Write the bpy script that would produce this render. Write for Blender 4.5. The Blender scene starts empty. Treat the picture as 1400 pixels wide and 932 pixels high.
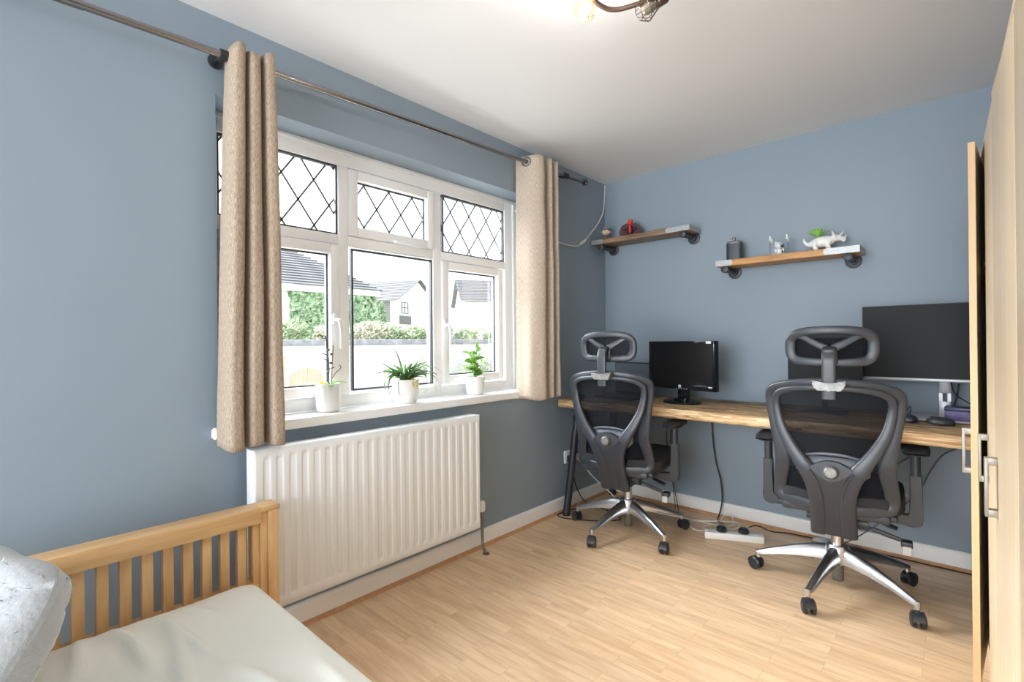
import bpy, bmesh, math, random
from mathutils import Vector, Matrix, noise
random.seed(7)
C = bpy.context.scene.collection
PI = math.pi
R = math.radians
LAMP, SUNW, SUNB, SKY, EXPO = 13, 13.0, 4.8, 1.8, 0.93

# ------------------------------------------------------------------ materials
def _n(nt, t, **kw):
    n = nt.nodes.new(t)
    for k, v in kw.items():
        if k in n.inputs: n.inputs[k].default_value = v
        else: setattr(n, k, v)
    return n

def mat(name, col, rough=.5, metal=0, var=0, vscale=(1, 1, 1), ns=8, bump=0, bscale=None, bns=60, spec=None,
        coat=0, alpha=1, emis=None, es=0, sub=0, col2=None, detail=4, sheen=0, trans=0):
    m = bpy.data.materials.new(name); m.use_nodes = True
    nt = m.node_tree; p = nt.nodes['Principled BSDF']
    p.inputs['Base Color'].default_value = (*col, 1)
    p.inputs['Roughness'].default_value = rough
    p.inputs['Metallic'].default_value = metal
    p.inputs['Alpha'].default_value = alpha
    if spec is not None: p.inputs['Specular IOR Level'].default_value = spec
    if coat: p.inputs['Coat Weight'].default_value = coat
    if sheen: p.inputs['Sheen Weight'].default_value = sheen
    if emis: p.inputs['Emission Color'].default_value = (*emis, 1); p.inputs['Emission Strength'].default_value = es
    L = nt.links.new
    tc = _n(nt, 'ShaderNodeTexCoord')
    if var or col2:
        mp = _n(nt, 'ShaderNodeMapping'); mp.inputs['Scale'].default_value = vscale
        L(tc.outputs['Object'], mp.inputs[0])
        nz = _n(nt, 'ShaderNodeTexNoise', Scale=ns, Detail=detail, Roughness=.6)
        L(mp.outputs[0], nz.inputs['Vector'])
        rp = _n(nt, 'ShaderNodeValToRGB')
        rp.color_ramp.elements[0].position = .3; rp.color_ramp.elements[1].position = .7
        c2 = col2 if col2 else tuple(min(1, c * (1 + var)) for c in col)
        c1 = col if col2 else tuple(c * (1 - var) for c in col)
        rp.color_ramp.elements[0].color = (*c1, 1); rp.color_ramp.elements[1].color = (*c2, 1)
        L(nz.outputs['Fac'], rp.inputs[0]); L(rp.outputs[0], p.inputs['Base Color'])
    if bump:
        mp2 = _n(nt, 'ShaderNodeMapping'); mp2.inputs['Scale'].default_value = bscale or (1, 1, 1)
        L(tc.outputs['Object'], mp2.inputs[0])
        nb = _n(nt, 'ShaderNodeTexNoise', Scale=bns, Detail=3)
        L(mp2.outputs[0], nb.inputs['Vector'])
        b = _n(nt, 'ShaderNodeBump', Strength=bump, Distance=.002)
        L(nb.outputs['Fac'], b.inputs['Height']); L(b.outputs[0], p.inputs['Normal'])
    if trans:
        out = nt.nodes['Material Output']
        tr = _n(nt, 'ShaderNodeBsdfTranslucent'); tr.inputs[0].default_value = (*col, 1)
        mx = _n(nt, 'ShaderNodeMixShader'); mx.inputs[0].default_value = trans
        L(p.outputs[0], mx.inputs[1]); L(tr.outputs[0], mx.inputs[2]); L(mx.outputs[0], out.inputs[0])
    return m

def wood(name, a, b, rough=.45, scale=(1, 1, 1), dist=3, ns=3, knots=None, bump=.15, coat=0, ramp=(.32, .68)):
    """grain runs along the axis whose scale is smallest"""
    m = bpy.data.materials.new(name); m.use_nodes = True
    nt = m.node_tree; p = nt.nodes['Principled BSDF']; L = nt.links.new
    p.inputs['Roughness'].default_value = rough
    if coat: p.inputs['Coat Weight'].default_value = coat; p.inputs['Coat Roughness'].default_value = .2
    tc = _n(nt, 'ShaderNodeTexCoord'); mp = _n(nt, 'ShaderNodeMapping'); mp.inputs['Scale'].default_value = scale
    L(tc.outputs['Object'], mp.inputs[0])
    nz = _n(nt, 'ShaderNodeTexNoise', Scale=ns, Detail=6, Roughness=.62, Distortion=dist * .12)
    L(mp.outputs[0], nz.inputs['Vector'])
    rp = _n(nt, 'ShaderNodeValToRGB')
    e = rp.color_ramp.elements
    e[0].position = ramp[0]; e[0].color = (*a, 1); e[1].position = ramp[1]; e[1].color = (*b, 1)
    L(nz.outputs['Fac'], rp.inputs[0])
    last = rp.outputs[0]
    if knots:
        mp3 = _n(nt, 'ShaderNodeMapping'); mp3.inputs['Scale'].default_value = tuple(s * .35 for s in scale)
        L(tc.outputs['Object'], mp3.inputs[0])
        n3 = _n(nt, 'ShaderNodeTexNoise', Scale=ns * 1.3, Detail=3, Distortion=1.2)
        L(mp3.outputs[0], n3.inputs['Vector'])
        r3 = _n(nt, 'ShaderNodeValToRGB'); r3.color_ramp.elements[0].position = .48; r3.color_ramp.elements[1].position = .66
        L(n3.outputs['Fac'], r3.inputs[0])
        mx = _n(nt, 'ShaderNodeMix', data_type='RGBA')
        L(r3.outputs[0], mx.inputs[0]); L(last, mx.inputs[6]); mx.inputs[7].default_value = (*knots, 1)
        last = mx.outputs[2]
    L(last, p.inputs['Base Color'])
    b_ = _n(nt, 'ShaderNodeBump', Strength=bump, Distance=.001)
    L(nz.outputs['Fac'], b_.inputs['Height']); L(b_.outputs[0], p.inputs['Normal'])
    return m

def floor_mat():
    m = bpy.data.materials.new('beech_laminate'); m.use_nodes = True
    nt = m.node_tree; p = nt.nodes['Principled BSDF']; L = nt.links.new
    tc = _n(nt, 'ShaderNodeTexCoord')
    br = _n(nt, 'ShaderNodeTexBrick')
    br.offset = .37; br.offset_frequency = 2
    for k, v in (('Scale', 1), ('Mortar Size', .0006), ('Mortar Smooth', .2), ('Bias', 0), ('Brick Width', .42), ('Row Height', .064)):
        br.inputs[k].default_value = v
    br.inputs['Color1'].default_value = (0, 0, 0, 1); br.inputs['Color2'].default_value = (1, 1, 1, 1); br.inputs['Mortar'].default_value = (.2, .2, .2, 1)
    L(tc.outputs['Object'], br.inputs['Vector'])
    # grain shifted per strip
    sep = _n(nt, 'ShaderNodeSeparateColor'); L(br.outputs['Color'], sep.inputs[0])
    cb = _n(nt, 'ShaderNodeCombineXYZ'); mul = _n(nt, 'ShaderNodeMath', operation='MULTIPLY'); mul.inputs[1].default_value = 7.3
    L(sep.outputs[0], mul.inputs[0]); L(mul.outputs[0], cb.inputs[2])
    add = _n(nt, 'ShaderNodeVectorMath', operation='ADD'); L(tc.outputs['Object'], add.inputs[0]); L(cb.outputs[0], add.inputs[1])
    mp = _n(nt, 'ShaderNodeMapping'); mp.inputs['Scale'].default_value = (1.2, 11, 1); L(add.outputs[0], mp.inputs[0])
    nz = _n(nt, 'ShaderNodeTexNoise', Scale=3.2, Detail=6, Roughness=.6, Distortion=.5); L(mp.outputs[0], nz.inputs['Vector'])
    rp = _n(nt, 'ShaderNodeValToRGB'); e = rp.color_ramp.elements
    e[0].position = .33; e[0].color = (*FLOOR_A, 1); e[1].position = .6; e[1].color = (*FLOOR_B, 1)
    L(nz.outputs['Fac'], rp.inputs[0])
    tone = _n(nt, 'ShaderNodeMapRange'); tone.inputs[3].default_value = .94; tone.inputs[4].default_value = 1.05
    L(sep.outputs[0], tone.inputs[0])
    vm = _n(nt, 'ShaderNodeVectorMath', operation='SCALE'); L(rp.outputs[0], vm.inputs[0]); L(tone.outputs[0], vm.inputs['Scale'])
    mx = _n(nt, 'ShaderNodeMix', data_type='RGBA'); L(br.outputs['Fac'], mx.inputs[0]); L(vm.outputs[0], mx.inputs[6]); mx.inputs[7].default_value = (.5, .32, .17, 1)
    L(mx.outputs[2], p.inputs['Base Color'])
    p.inputs['Roughness'].default_value = .33; p.inputs['Specular IOR Level'].default_value = .45
    return m

def glass_mat(name, tint=(1, 1, 1), refl=.06):
    m = bpy.data.materials.new(name); m.use_nodes = True
    nt = m.node_tree; nt.nodes.remove(nt.nodes['Principled BSDF']); L = nt.links.new
    out = nt.nodes['Material Output']
    t = _n(nt, 'ShaderNodeBsdfTransparent'); t.inputs[0].default_value = (*tint, 1)
    g = _n(nt, 'ShaderNodeBsdfGlossy'); g.inputs['Roughness'].default_value = .03
    fr = _n(nt, 'ShaderNodeLayerWeight', Blend=.35)
    mul = _n(nt, 'ShaderNodeMath', operation='MULTIPLY'); mul.inputs[1].default_value = refl * 4
    L(fr.outputs['Fresnel'], mul.inputs[0])
    mx = _n(nt, 'ShaderNodeMixShader'); L(mul.outputs[0], mx.inputs[0]); L(t.outputs[0], mx.inputs[1]); L(g.outputs[0], mx.inputs[2]); L(mx.outputs[0], out.inputs[0])
    return m

def mesh_fabric_mat(name, col, op):
    m = bpy.data.materials.new(name); m.use_nodes = True
    nt = m.node_tree; p = nt.nodes['Principled BSDF']; L = nt.links.new
    p.inputs['Base Color'].default_value = (*col, 1); p.inputs['Roughness'].default_value = .8; p.inputs['Specular IOR Level'].default_value = .12
    out = nt.nodes['Material Output']; t = _n(nt, 'ShaderNodeBsdfTransparent')
    mx = _n(nt, 'ShaderNodeMixShader'); mx.inputs[0].default_value = op
    L(t.outputs[0], mx.inputs[1]); L(p.outputs[0], mx.inputs[2]); L(mx.outputs[0], out.inputs[0])
    return m

def curtain_mat(name, a, b):
    m = bpy.data.materials.new(name); m.use_nodes = True
    nt = m.node_tree; p = nt.nodes['Principled BSDF']; L = nt.links.new
    tc = _n(nt, 'ShaderNodeTexCoord')
    uv = tc.outputs['UV']
    mp = _n(nt, 'ShaderNodeMapping'); mp.inputs['Scale'].default_value = (330, 50, 1); L(uv, mp.inputs[0])
    n1 = _n(nt, 'ShaderNodeTexNoise', Scale=1, Detail=2); L(mp.outputs[0], n1.inputs['Vector'])
    mp2 = _n(nt, 'ShaderNodeMapping'); mp2.inputs['Scale'].default_value = (150, 560, 1); L(uv, mp2.inputs[0])
    n2 = _n(nt, 'ShaderNodeTexNoise', Scale=1, Detail=2); L(mp2.outputs[0], n2.inputs['Vector'])
    ad = _n(nt, 'ShaderNodeMath', operation='ADD'); L(n1.outputs['Fac'], ad.inputs[0]); L(n2.outputs['Fac'], ad.inputs[1])
    ml = _n(nt, 'ShaderNodeMath', operation='MULTIPLY'); ml.inputs[1].default_value = .5; L(ad.outputs[0], ml.inputs[0])
    rp = _n(nt, 'ShaderNodeValToRGB'); e = rp.color_ramp.elements
    e[0].position = .38; e[0].color = (*a, 1); e[1].position = .6; e[1].color = (*b, 1)
    L(ml.outputs[0], rp.inputs[0]); L(rp.outputs[0], p.inputs['Base Color'])
    bp = _n(nt, 'ShaderNodeBump', Strength=.6, Distance=.0015); L(ml.outputs[0], bp.inputs['Height']); L(bp.outputs[0], p.inputs['Normal'])
    p.inputs['Roughness'].default_value = .9
    out = nt.nodes['Material Output']
    tr = _n(nt, 'ShaderNodeBsdfTranslucent'); L(rp.outputs[0], tr.inputs[0])
    mx = _n(nt, 'ShaderNodeMixShader'); mx.inputs[0].default_value = .22
    L(p.outputs[0], mx.inputs[1]); L(tr.outputs[0], mx.inputs[2]); L(mx.outputs[0], out.inputs[0])
    return m

FLOOR_A = (.66, .435, .25); FLOOR_B = (.83, .61, .39)
WALL = (.245, .305, .36)
M = dict(
    wall=mat('blue_grey_paint', WALL, .55, bump=.12, bns=45, var=.02, ns=1.5),
    ceiling=mat('white_ceiling_paint', (.79, .80, .82), .8, bump=.25, bns=22),
    white=mat('white_gloss_paint', (.87, .865, .85), .35),
    upvc=mat('white_upvc', (.9, .9, .9), .3),
    radiator=mat('white_radiator_enamel', (.83, .85, .86), .3),
    floor=floor_mat(),
    bead=wood('beech_bead', (.48, .25, .12), (.6, .34, .17), scale=(12, 12, 12)),
    gasket=mat('black_gasket', (.03, .035, .045), .5),
    lead=mat('grey_lead', (.16, .17, .18), .5, .3),
    glass=glass_mat('window_glass'),
    ctl=curtain_mat('beige_weave', (.32, .235, .17), (.60, .49, .385)),
    ctr=curtain_mat('cream_weave', (.44, .355, .275), (.70, .605, .50)),
    gun=mat('gunmetal', (.27, .26, .26), .2, .95),
    bmetal=mat('black_metal', (.03, .033, .04), .4, .3),
    pipe=mat('iron_pipe', (.06, .065, .075), .5, .5, var=.25, ns=40),
    plast=mat('charcoal_plastic', (.030, .035, .044), .36, bump=.06, bns=200),
    plast2=mat('dark_plastic', (.03, .033, .038), .45),
    grey=mat('mid_grey_plastic', (.09, .10, .12), .4),
    mesh=mesh_fabric_mat('black_chair_mesh', (.007, .008, .011), .86),
    seat=mat('black_seat_fabric', (.018, .019, .022), .85),
    alu=mat('polished_aluminium', (.58, .59, .62), .28, 1),
    chrome=mat('brushed_nickel', (.2, .2, .195), .45, .7, var=.3, ns=30),
    rubber=mat('black_castor', (.02, .022, .028), .35),
    desk=wood('burnt_pine', (.15, .085, .045), (.56, .38, .2), .5, scale=(1.6, 11, 11), ns=3.2, dist=16, knots=(.10, .06, .035), bump=.3, ramp=(.4, .58)),
    deskedge=wood('burnt_pine_edge', (.30, .15, .06), (.78, .57, .33), .5, scale=(1.8, 14, 26), ns=2.6, dist=14, knots=(.46, .27, .12), bump=.2, ramp=(.38, .55)),
    shelf=wood('stained_shelf_pine', (.13, .085, .055), (.42, .27, .15), .5, scale=(2, 20, 25), ns=2.6, dist=6, bump=.2, knots=(.13, .08, .05)),
    shelf2=wood('honey_shelf_pine', (.36, .17, .06), (.70, .38, .14), .5, scale=(2, 20, 25), ns=2.6, dist=6, bump=.2),
    zinc=mat('zinc_strap', (.42, .43, .44), .45, .5, var=.1, ns=60),
    bed=wood('oiled_pine', (.62, .37, .16), (.80, .53, .27), .4, scale=(14, 1.3, 14), ns=2.5, dist=4),
    bedv=wood('oiled_pine_upright', (.62, .37, .16), (.80, .53, .27), .4, scale=(14, 14, 1.3), ns=2.5, dist=4),
    ward=wood('light_oak_laminate', (.74, .58, .39), (.86, .71, .51), .35, scale=(30, 30, .55), ns=2, dist=1.5, bump=.03),
    wardedge=wood('oak_edge_band', (.60, .41, .21), (.70, .49, .27), .4, scale=(30, 30, .6), ns=2, bump=.03),
    wardin=mat('wardrobe_inside_shade', (.05, .045, .045), .7),  # near-black, the shade inside the wardrobe put into the colour
    satin=mat('satin_nickel_handle', (.34, .32, .28), .45, .5),
    sheet=mat('cream_sheet', (.86, .86, .79), .85, bump=.15, bns=300, var=.02, ns=3),
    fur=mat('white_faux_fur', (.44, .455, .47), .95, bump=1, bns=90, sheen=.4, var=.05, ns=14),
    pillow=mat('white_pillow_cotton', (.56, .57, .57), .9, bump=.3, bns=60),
    ceramic=mat('white_ceramic', (.83, .83, .81), .3),
    soil=mat('potting_soil', (.06, .04, .025), .95, var=.4, ns=90),
    leaf=mat('spider_leaf', (.05, .13, .035), .45, col2=(.22, .36, .14), ns=28, trans=.3),
    leafy=mat('yellow_leaf', (.75, .6, .06), .5, trans=.3),
    leafz=mat('bright_green_leaf', (.11, .27, .04), .35, col2=(.30, .50, .12), ns=14, trans=.35),
    stemb=mat('brown_stem', (.09, .06, .05), .6),
    stemg=mat('green_stem', (.25, .45, .12), .5),
    screen=mat('black_screen', (.012, .012, .013), .22, spec=.5),
    screenm=mat('matt_dark_screen', (.017, .018, .019), .45, spec=.12),
    bezel=mat('gloss_black_bezel', (.01, .011, .013), .12),
    silver=mat('silver_plastic', (.34, .35, .37), .35, .4),
    cablew=mat('white_cable', (.75, .73, .68), .5),
    cableb=mat('black_cable', (.012, .012, .014), .5),
    gold=mat('brass', (.75, .5, .15), .3, .9),
    glassbulb=mat('unlit_bulb', (.3, .27, .22), .15),
    bulb=mat('glowing_bulb', (1, .9, .7), .4, emis=(1, .70, .30), es=7),
    bronze=mat('antique_bronze', (.16, .11, .09), .35, .8),
    flask=mat('dark_leather', (.035, .045, .065), .45, bump=.3, bns=150),
    skin=mat('doll_face', (.75, .6, .45), .5),
    dollgrey=mat('doll_grey', (.2, .19, .2), .6),
    dollbrown=mat('doll_brown', (.12, .07, .05), .6),
    dollred=mat('doll_red', (.6, .02, .02), .4),
    dollblack=mat('doll_black', (.03, .015, .02), .45),
    clear=glass_mat('clear_acrylic', (.97, .98, .99), .12),
    succ=mat('succulent_green', (.14, .42, .05), .4, col2=(.38, .66, .12), ns=30),
    purple=mat('violet_box', (.05, .04, .12), .5, col2=(.10, .085, .20), ns=40),
    # outside
    render=mat('white_house_render', (.8, .8, .79), .9, var=.03, ns=2),
    rooft=mat('grey_roof_tile', (.11, .11, .115), .8),
    stone=mat('pale_garden_stone', (.46, .45, .43), .9, var=.12, ns=9),
    coping=mat('grey_coping', (.19, .195, .2), .9, var=.35, ns=6),
    ivy=mat('ivy_green', (.10, .18, .09), .6, col2=(.36, .46, .29), ns=5),
    bush=mat('pale_bush_leaf', (.13, .2, .08), .6, col2=(.45, .5, .34), ns=4),
    bushp=mat('pink_bush_leaf', (.25, .3, .16), .6, col2=(.6, .52, .45), ns=4),
    board=mat('grey_brown_board', (.12, .11, .11), .8),
    lawn=mat('grass_verge', (.2, .24, .14), .95, var=.2, ns=5),
    fence=mat('weathered_timber', (.3, .25, .18), .8),
    paving=mat('pale_paving', (.42, .42, .4), .9, var=.1, ns=3),
    ink=mat('white_print', (.8, .8, .8), .4),
    tag=mat('white_label', (.5, .5, .5), .5),
)

# ------------------------------------------------------------------ helpers
def setp(o, label=None, cat=None, group=None, kind=None):
    if label: o['label'] = label
    if cat: o['category'] = cat
    if group: o['group'] = group
    if kind: o['kind'] = kind
    return o

def thing(name, label, cat, loc=(0, 0, 0), rz=0, group=None, kind=None, rot=None):
    o = bpy.data.objects.new(name, None); C.objects.link(o)
    o.empty_display_size = .05
    o.location = loc; o.rotation_euler = rot or (0, 0, rz)
    return setp(o, label, cat, group, kind)

def root_matrix(o):
    while o.parent: o = o.parent
    return Matrix.LocRotScale(o.location, o.rotation_euler, None)

def obj(name, bm, m, parent=None, smooth=True, W=False, ang=35, label=None, mats=None):
    """link a bmesh as one object; W: the mesh is in world coordinates"""
    if W and parent is not None: bm.transform(root_matrix(parent).inverted())
    me = bpy.data.meshes.new(name)
    bmesh.ops.recalc_face_normals(bm, faces=bm.faces)
    bm.to_mesh(me); bm.free()
    o = bpy.data.objects.new(name, me); C.objects.link(o)
    for x in (mats or [m]): me.materials.append(x)
    if parent is not None: o.parent = parent
    if smooth:
        for f in me.polygons: f.use_smooth = True
        try: me.set_sharp_from_angle(angle=R(ang))
        except Exception: pass
    if label: o['label'] = label
    return o

def copy_tree(o, parent=None):
    c = o.copy(); C.objects.link(c); c.parent = parent
    for ch in list(o.children): copy_tree(ch, c)
    return c

def NB(): return bmesh.new()

def box(bm, x0, x1, y0, y1, z0, z1, bev=0, seg=2, M4=None, mi=0):
    r = bmesh.ops.create_cube(bm, size=1)
    vs = r['verts']
    for v in vs:
        v.co = Vector(((x0 + x1) / 2 + v.co.x * (x1 - x0), (y0 + y1) / 2 + v.co.y * (y1 - y0), (z0 + z1) / 2 + v.co.z * (z1 - z0)))
    fs = list({f for v in vs for f in v.link_faces})
    for f in fs: f.material_index = mi
    if bev:
        es = list({e for v in vs for e in v.link_edges})
        rr = bmesh.ops.bevel(bm, geom=es, offset=bev, segments=seg, affect='EDGES', profile=.5)
        vs = list({v for f in rr['faces'] for v in f.verts} | {v for v in vs if v.is_valid})
    if M4 is not None:
        for v in set(vs):
            if v.is_valid: v.co = M4 @ v.co
    return vs

def catmull(pts, n=6, closed=False):
    P = [tuple(p) for p in pts]; N = len(P); out = []
    rng = range(N if closed else N - 1)
    for i in rng:
        if closed: a, b, c, d = P[(i - 1) % N], P[i], P[(i + 1) % N], P[(i + 2) % N]
        else: a, b, c, d = P[max(i - 1, 0)], P[i], P[i + 1], P[min(i + 2, N - 1)]
        for k in range(n):
            t = k / n
            out.append(tuple(.5 * ((2 * b[j]) + (-a[j] + c[j]) * t + (2 * a[j] - 5 * b[j] + 4 * c[j] - d[j]) * t * t + (-a[j] + 3 * b[j] - 3 * c[j] + d[j]) * t ** 3) for j in range(len(b))))
    if not closed: out.append(P[-1])
    return out

def rings_to_mesh(bm, rings, closed=False, cap=True):
    V = [[bm.verts.new(p) for p in r] for r in rings]
    n = len(V[0])
    for i in range(len(V) if closed else len(V) - 1):
        a = V[i]; b = V[(i + 1) % len(V)]
        for k in range(n):
            try: bm.faces.new((a[k], a[(k + 1) % n], b[(k + 1) % n], b[k]))
            except ValueError: pass
    if cap and not closed:
        for r in (V[0], V[-1]):
            try: bm.faces.new(r)
            except ValueError: pass
    return V

def tube(bm, pts, r, seg=10, closed=False, smooth_n=0):
    if smooth_n: pts = catmull(pts, smooth_n, closed)
    pts = [Vector(p[:3]) for p in pts]
    rad = r if isinstance(r, (list, tuple)) else [r] * len(pts)
    if len(rad) != len(pts):
        rad = [rad[min(len(rad) - 1, int(i / (len(pts) - 1) * (len(rad) - 1) + .5))] for i in range(len(pts))]
    N = len(pts); rings = []; ref = None
    for i, p in enumerate(pts):
        if closed: t = pts[(i + 1) % N] - pts[i - 1]
        else: t = pts[min(i + 1, N - 1)] - pts[max(i - 1, 0)]
        if t.length < 1e-9: t = Vector((0, 0, 1))
        t.normalize()
        if ref is None:
            ref = Vector((0, 0, 1)) if abs(t.z) < .9 else Vector((1, 0, 0))
        s = (ref - t * ref.dot(t))
        if s.length < 1e-6: s = t.orthogonal()
        s.normalize(); ref = s; q = t.cross(s)
        rings.append([p + (s * math.cos(a) + q * math.sin(a)) * rad[i] for a in [2 * PI * k / seg for k in range(seg)]])
    rings_to_mesh(bm, rings, closed)

def sweep(bm, pts, normal, closed=False, n=6, e=.6, seg=16):
    """pts: (x,y,z,width,thick); ribbon whose thickness lies along `normal`"""
    P = catmull(pts, n, closed) if n else pts
    N = len(P); nv = Vector(normal); rings = []
    for i, p in enumerate(P):
        a = P[(i + 1) % N] if closed else P[min(i + 1, N - 1)]
        b = P[i - 1] if closed else P[max(i - 1, 0)]
        t = (Vector(a[:3]) - Vector(b[:3])).normalized()
        s = t.cross(nv).normalized(); q = s.cross(t).normalized()
        c = Vector(p[:3]); ring = []
        for k in range(seg):
            an = 2 * PI * k / seg; ca, sa = math.cos(an), math.sin(an)
            ring.append(c + s * (abs(ca) ** e * math.copysign(1, ca) * p[3] / 2) + q * (abs(sa) ** e * math.copysign(1, sa) * p[4] / 2))
        rings.append(ring)
    rings_to_mesh(bm, rings, closed)

def lathe(bm, prof, c=(0, 0, 0), seg=28, M4=None, cap=True, fn=None):
    rings = []
    for r, z in prof:
        rg = []
        for k in range(seg):
            a = 2 * PI * k / seg; rr = r * (fn(a, z) if fn else 1)
            v = Vector((math.cos(a) * rr, math.sin(a) * rr, z))
            if M4 is not None: v = M4 @ v
            rg.append(v + Vector(c))
        rings.append(rg)
    rings_to_mesh(bm, rings, False, cap)

def cyl(bm, p0, p1, r, seg=20, r1=None):
    tube(bm, [p0, p1], [r, r if r1 is None else r1], seg)

def prism(bm, poly, axis, a, b, bev=0, mi=0):
    """extrude a 2-D polygon along axis from a to b; poly gives the other two coordinates in x,y,z order"""
    def mk(p, t):
        if axis == 0: return (t, p[0], p[1])
        if axis == 1: return (p[0], t, p[1])
        return (p[0], p[1], t)
    A = [bm.verts.new(mk(p, a)) for p in poly]; B = [bm.verts.new(mk(p, b)) for p in poly]
    fs = [bm.faces.new(A), bm.faces.new(B[::-1])]
    n = len(poly)
    for i in range(n): fs.append(bm.faces.new((A[i], B[i], B[(i + 1) % n], A[(i + 1) % n])))
    for f in fs: f.material_index = mi
    if bev:
        es = list({e for f in fs for e in f.edges})
        bmesh.ops.bevel(bm, geom=es, offset=bev, segments=2, affect='EDGES')

def ell(bm, c, r, rot=None, sub=3):
    m = Matrix.Translation(c) @ (rot.to_4x4() if rot else Matrix.Identity(4)) @ Matrix.Diagonal((*r, 1))
    bmesh.ops.create_icosphere(bm, subdivisions=sub, radius=1, matrix=m)

def remesh(o, vox, sm=3):
    r = o.modifiers.new('remesh', 'REMESH'); r.mode = 'VOXEL'; r.voxel_size = vox; r.use_smooth_shade = True
    s = o.modifiers.new('smooth', 'SMOOTH'); s.iterations = sm; s.factor = .5

def frame_rect(bm, ax, a0, a1, y0, y1, z0, z1, w, bev=0, wb=None):
    """a rectangular frame in the y-z plane (x from a0 to a1)"""
    wb = wb or w
    box(bm, a0, a1, y0, y0 + w, z0, z1, bev); box(bm, a0, a1, y1 - w, y1, z0, z1, bev)
    box(bm, a0, a1, y0 + w, y1 - w, z1 - w, z1, bev); box(bm, a0, a1, y0 + w, y1 - w, z0, z0 + wb, bev)

def S(name, bm, m, smooth=False, **k):
    return setp(obj(name, bm, m, None, smooth, **k), kind='structure')

# ------------------------------------------------------------------ the room
H = 2.4; RX = 2.78; YF = -6.6  # YF lengthens the unseen rear, left open, to spread daylight more evenly
WY0, WY1, WZ0, WZ1 = -2.735, -.895, .865, 2.107     # window opening
b = NB(); box(b, -.35, RX + .1, YF, .15, -.12, 0); S('floor', b, M['floor'])
b = NB(); box(b, -.35, RX + .1, YF, .15, H, H + .12); S('ceiling', b, M['ceiling'])
b = NB(); box(b, -.35, RX + .1, 0, .15, 0, H); S('wall_back', b, M['wall'])
b = NB()
box(b, -.28, 0, YF, WY0, 0, H); box(b, -.28, 0, WY1, 0, 0, H)
box(b, -.28, 0, WY0, WY1, 0, WZ0 - .04); box(b, -.28, 0, WY0, WY1, WZ1, H)
S('wall_left', b, M['wall'])
b = NB(); box(b, RX, RX + .1, YF, 0, 0, H); S('wall_right', b, M['wall'])
def skirt(name, p0, p1, nrm):
    b = NB(); d = Vector(p1) - Vector(p0); L = d.length; d.normalize(); n = Vector(nrm)
    prof = [(0, 0), (.016, 0), (.016, .082), (.012, .091), (.006, .095), (0, .095)]
    A = [b.verts.new(Vector(p0) + n * u + Vector((0, 0, v))) for u, v in prof]
    B = [b.verts.new(Vector(p1) + n * u + Vector((0, 0, v))) for u, v in prof]
    b.faces.new(A); b.faces.new(B[::-1])
    for i in range(6): b.faces.new((A[i], B[i], B[(i + 1) % 6], A[(i + 1) % 6]))
    S(name, b, M['white'])
def bead(name, p0, p1, nrm):
    b = NB(); n = Vector(nrm)
    prof = [(.016, 0), (.032, 0), (.031, .006), (.026, .012), (.016, .016)]
    A = [b.verts.new(Vector(p0) + n * u + Vector((0, 0, v))) for u, v in prof]
    B = [b.verts.new(Vector(p1) + n * u + Vector((0, 0, v))) for u, v in prof]
    b.faces.new(A); b.faces.new(B[::-1])
    for i in range(5): b.faces.new((A[i], B[i], B[(i + 1) % 5], A[(i + 1) % 5]))
    S(name, b, M['bead'], smooth=True)
skirt('baseboard_left', (0, YF, 0), (0, 0, 0), (1, 0, 0)); skirt('baseboard_back', (0, 0, 0), (RX, 0, 0), (0, -1, 0))
bead('trim_1', (0, YF, 0), (0, -.032, 0), (1, 0, 0)); bead('trim_2', (.032, 0, 0), (RX, 0, 0), (0, -1, 0))
# window board
b = NB(); prism(b, [(-.15, WY0 + .001), (.0005, WY0 + .001), (.0005, WY0 - .024), (.035, WY0 - .024), (.035, WY1), (-.15, WY1)], 2, WZ0 - .04, WZ0, .005)
S('trim_3', b, M['white'])

# ------------------------------------------------------------------ the window
win = thing('window_1', None, None, (-.19, (WY0 + WY1) / 2, WZ0), kind='structure')
XF = -.15                                              # room side of the frame
MU = [(-2.165, -2.113), (-1.592, -1.533)]               # mullions
TZ0, TZ1 = 1.648, 1.695                                # transom
b = NB()
fx0 = -.215
box(b, fx0, XF, WY0, WY0 + .05, WZ0, WZ1, .003); box(b, fx0, XF, -.995, WY1, WZ0, WZ1, .003)
box(b, fx0, XF, WY0 + .05, -.995, 2.03, WZ1, .003); box(b, fx0, XF, WY0 + .05, -.995, WZ0, .925, .003)
box(b, XF - .002, XF + .012, WY0, WY1, 2.085, WZ1, .003); box(b, XF - .002, XF + .012, -.925, WY1, WZ0, 2.085, .003)
for a, c in MU: box(b, fx0, XF, a, c, .925, 2.03, .003)
for a, c in ((WY0 + .05, MU[0][0]), (MU[0][1], MU[1][0]), (MU[1][1], -.995)): box(b, fx0, XF, a, c, TZ0, TZ1, .003)
obj('window_frame', b, M['upvc'], win, W=True)
def sash(y0, y1, z0, z1, w=.046):
    b = NB(); frame_rect(b, 0, -.2, XF + .014, y0, y1, z0, z1, w, .004); o = obj('sash', b, M['upvc'], win, W=True)
    b = NB(); frame_rect(b, 0, -.178, -.168, y0 + w - .001, y1 - w + .001, z0 + w - .001, z1 - w + .001, .008); obj('gasket', b, M['gasket'], o, W=True, smooth=False)
def glaze(y0, y1, z0, z1):
    b = NB(); frame_rect(b, 0, -.178, -.160, y0, y1, z0, z1, .009); obj('gasket', b, M['gasket'], win, W=True, smooth=False)
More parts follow.
